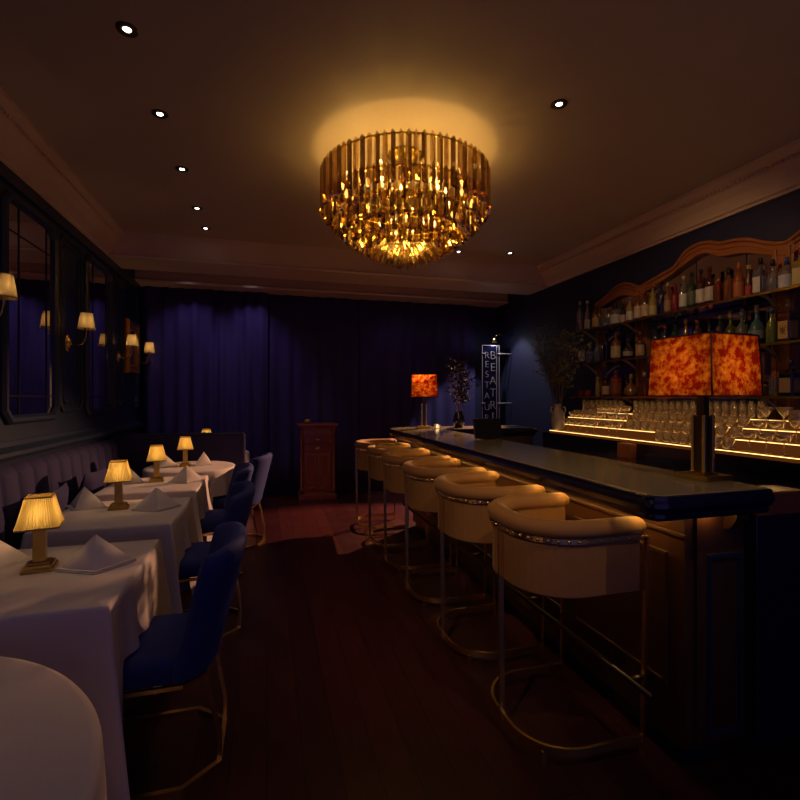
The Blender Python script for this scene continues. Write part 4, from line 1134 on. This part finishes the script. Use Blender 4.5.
# ------------------------------------------------------------------ recessed downlights
DL = [(-.654, 2.585, 'recessed ceiling spotlight nearest the camera, in the left row'), (-.649, 3.30, 'recessed ceiling spotlight, second from the camera in the left row'),
      (-.639, 4.05, 'recessed ceiling spotlight, middle one of the left row'), (-.634, 4.85, 'recessed ceiling spotlight, fourth from the camera in the left row'),
      (-.621, 5.40, 'recessed ceiling spotlight nearest the beam in the left row'), (1.72, 2.53, 'recessed ceiling spotlight right of the chandelier'),
      (2.906, 5.30, 'recessed ceiling spotlight near the beam, right one of the far pair'), (2.27, 5.42, 'recessed ceiling spotlight near the beam, left one beside the chandelier')]
proto = None
for k, (x, y, lab) in enumerate(DL):
    if proto is None:
        proto = thing('ceiling_spotlight', lab, 'ceiling light', (x, y, ZC), 0, 'recessed ceiling spotlights')
        MB().lathe([(.018, -.001), (.024, -.0065), (.047, -.008), (.05, -.001), (.018, -.001)], 28).build('trim_ring', M['bronze'], proto)
        MB().lathe([(.0005, -.006), (.016, -.006), (.019, -.003)], 20).build('lens', M['lens'], proto)
    else: dup(proto, (x, y, ZC), 0, lab)
WARM = (1, .84, .78)
for x, y, w in ((-.654, 2.585, 5), (-.649, 3.30, 5), (-.639, 4.05, 5), (-.634, 4.85, 5)):
    lamp_spot('spotlight_or_fill', (x, y, ZC-.03), (x-.12, y, 0), w, WARM, 62, .8, .02)
lamp_spot('spotlight_or_fill', (-.621, 5.40, ZC-.03), (-.62, 5.7, 0), 6, WARM, 60, .8, .02)
lamp_spot('spotlight_or_fill', (1.72, 2.53, ZC-.03), (3.55, 3.2, 1.95), 36, (1, .62, .32), 70, .8, .02)
lamp_spot('spotlight_or_fill', (2.906, 5.30, ZC-.03), (2.906, 5.32, 0), 4, WARM, 50, .8, .02)
lamp_spot('spotlight_or_fill', (2.27, 5.42, ZC-.03), (2.3, 5.0, 0), 5, WARM, 50, .8, .02)
# the left row carries on behind the camera
for y in (1.87, 1.15, .42):
    lamp_spot('spotlight_or_fill', (-.66, y, ZC-.03), (-.72, y+.05, 0), 3.0, (1, .84, .76), 64, .8, .02)
# unseen lamps added in the slot between beam and cornice brighten the curtain
for x, w_ in ((-1.0, 12), (-.2, 15), (1.9, 2)):
    lamp_spot('hidden_slot_spot', (x, 6.50, ZC-.03), (x, 7.15, 1.0), w_, (.78, .58, 1), 80, .9, .03)
lamp_spot('hidden_slot_spot', (.75, 6.50, ZC-.03), (.72, 6.84, .6), 14, (1, .70, .50), 34, .9, .03)  # another unseen lamp added there, to brighten the host stand
lamp_spot('hidden_slot_spot', (3.20, 6.42, ZC-.03), (3.20, 6.42, 0), 105, (.95, .92, .9), 63, .25, .02)
# unseen fill spots added overhead near the camera, tilted at the stools
lamp_spot('spotlight_or_fill', (1.35, .35, ZC-.03), (1.25, 2.1, .75), 40, (1, .66, .34), 40, .9, .02)
lamp_spot('spotlight_or_fill', (-.66, .42, ZC-.03), (1.1, 2.9, .75), 95, (1, .62, .33), 46, .9, .02)
# lamp over the sign: washes the corner and throws the long stool shadow over the floor
lamp_spot('picture_light_beam', (3.36, 6.62, 2.245), (.45, 4.55, 0), 900, (1, .50, .26), 58, .5, .012)
lamp_point('picture_light_glow', (3.40, 6.68, 2.27), .8, (.8, .86, 1), .02)

# ------------------------------------------------------------------ world, camera, view
w = bpy.data.worlds.new('dusk'); SC.world = w; w.use_nodes = True
bg = w.node_tree.nodes['Background']; bg.inputs[0].default_value = (.13, .105, .42, 1); bg.inputs[1].default_value = .42
cam = bpy.data.cameras.new('camera'); co = bpy.data.objects.new('camera', cam); COL.objects.link(co)
co.location = (0, 0, 1.45); co.rotation_euler = (pi/2, 0, -math.atan(133.4/475))
cam.sensor_width = 36; cam.lens = 475/800*36; cam.shift_y = -2.6/800; cam.clip_start = .05
SC.camera = co
vs_ = SC.view_settings; vs_.view_transform = 'Standard'; vs_.look = 'None'; vs_.gamma = 1; vs_.exposure = 0; vs_.use_curve_mapping = False
SC.cycles.use_denoising = True; SC.cycles.transparent_max_bounces = 24; SC.cycles.max_bounces = 10; SC.cycles.sample_clamp_indirect = 3
SC.cycles.caustics_reflective = False; SC.cycles.caustics_refractive = False
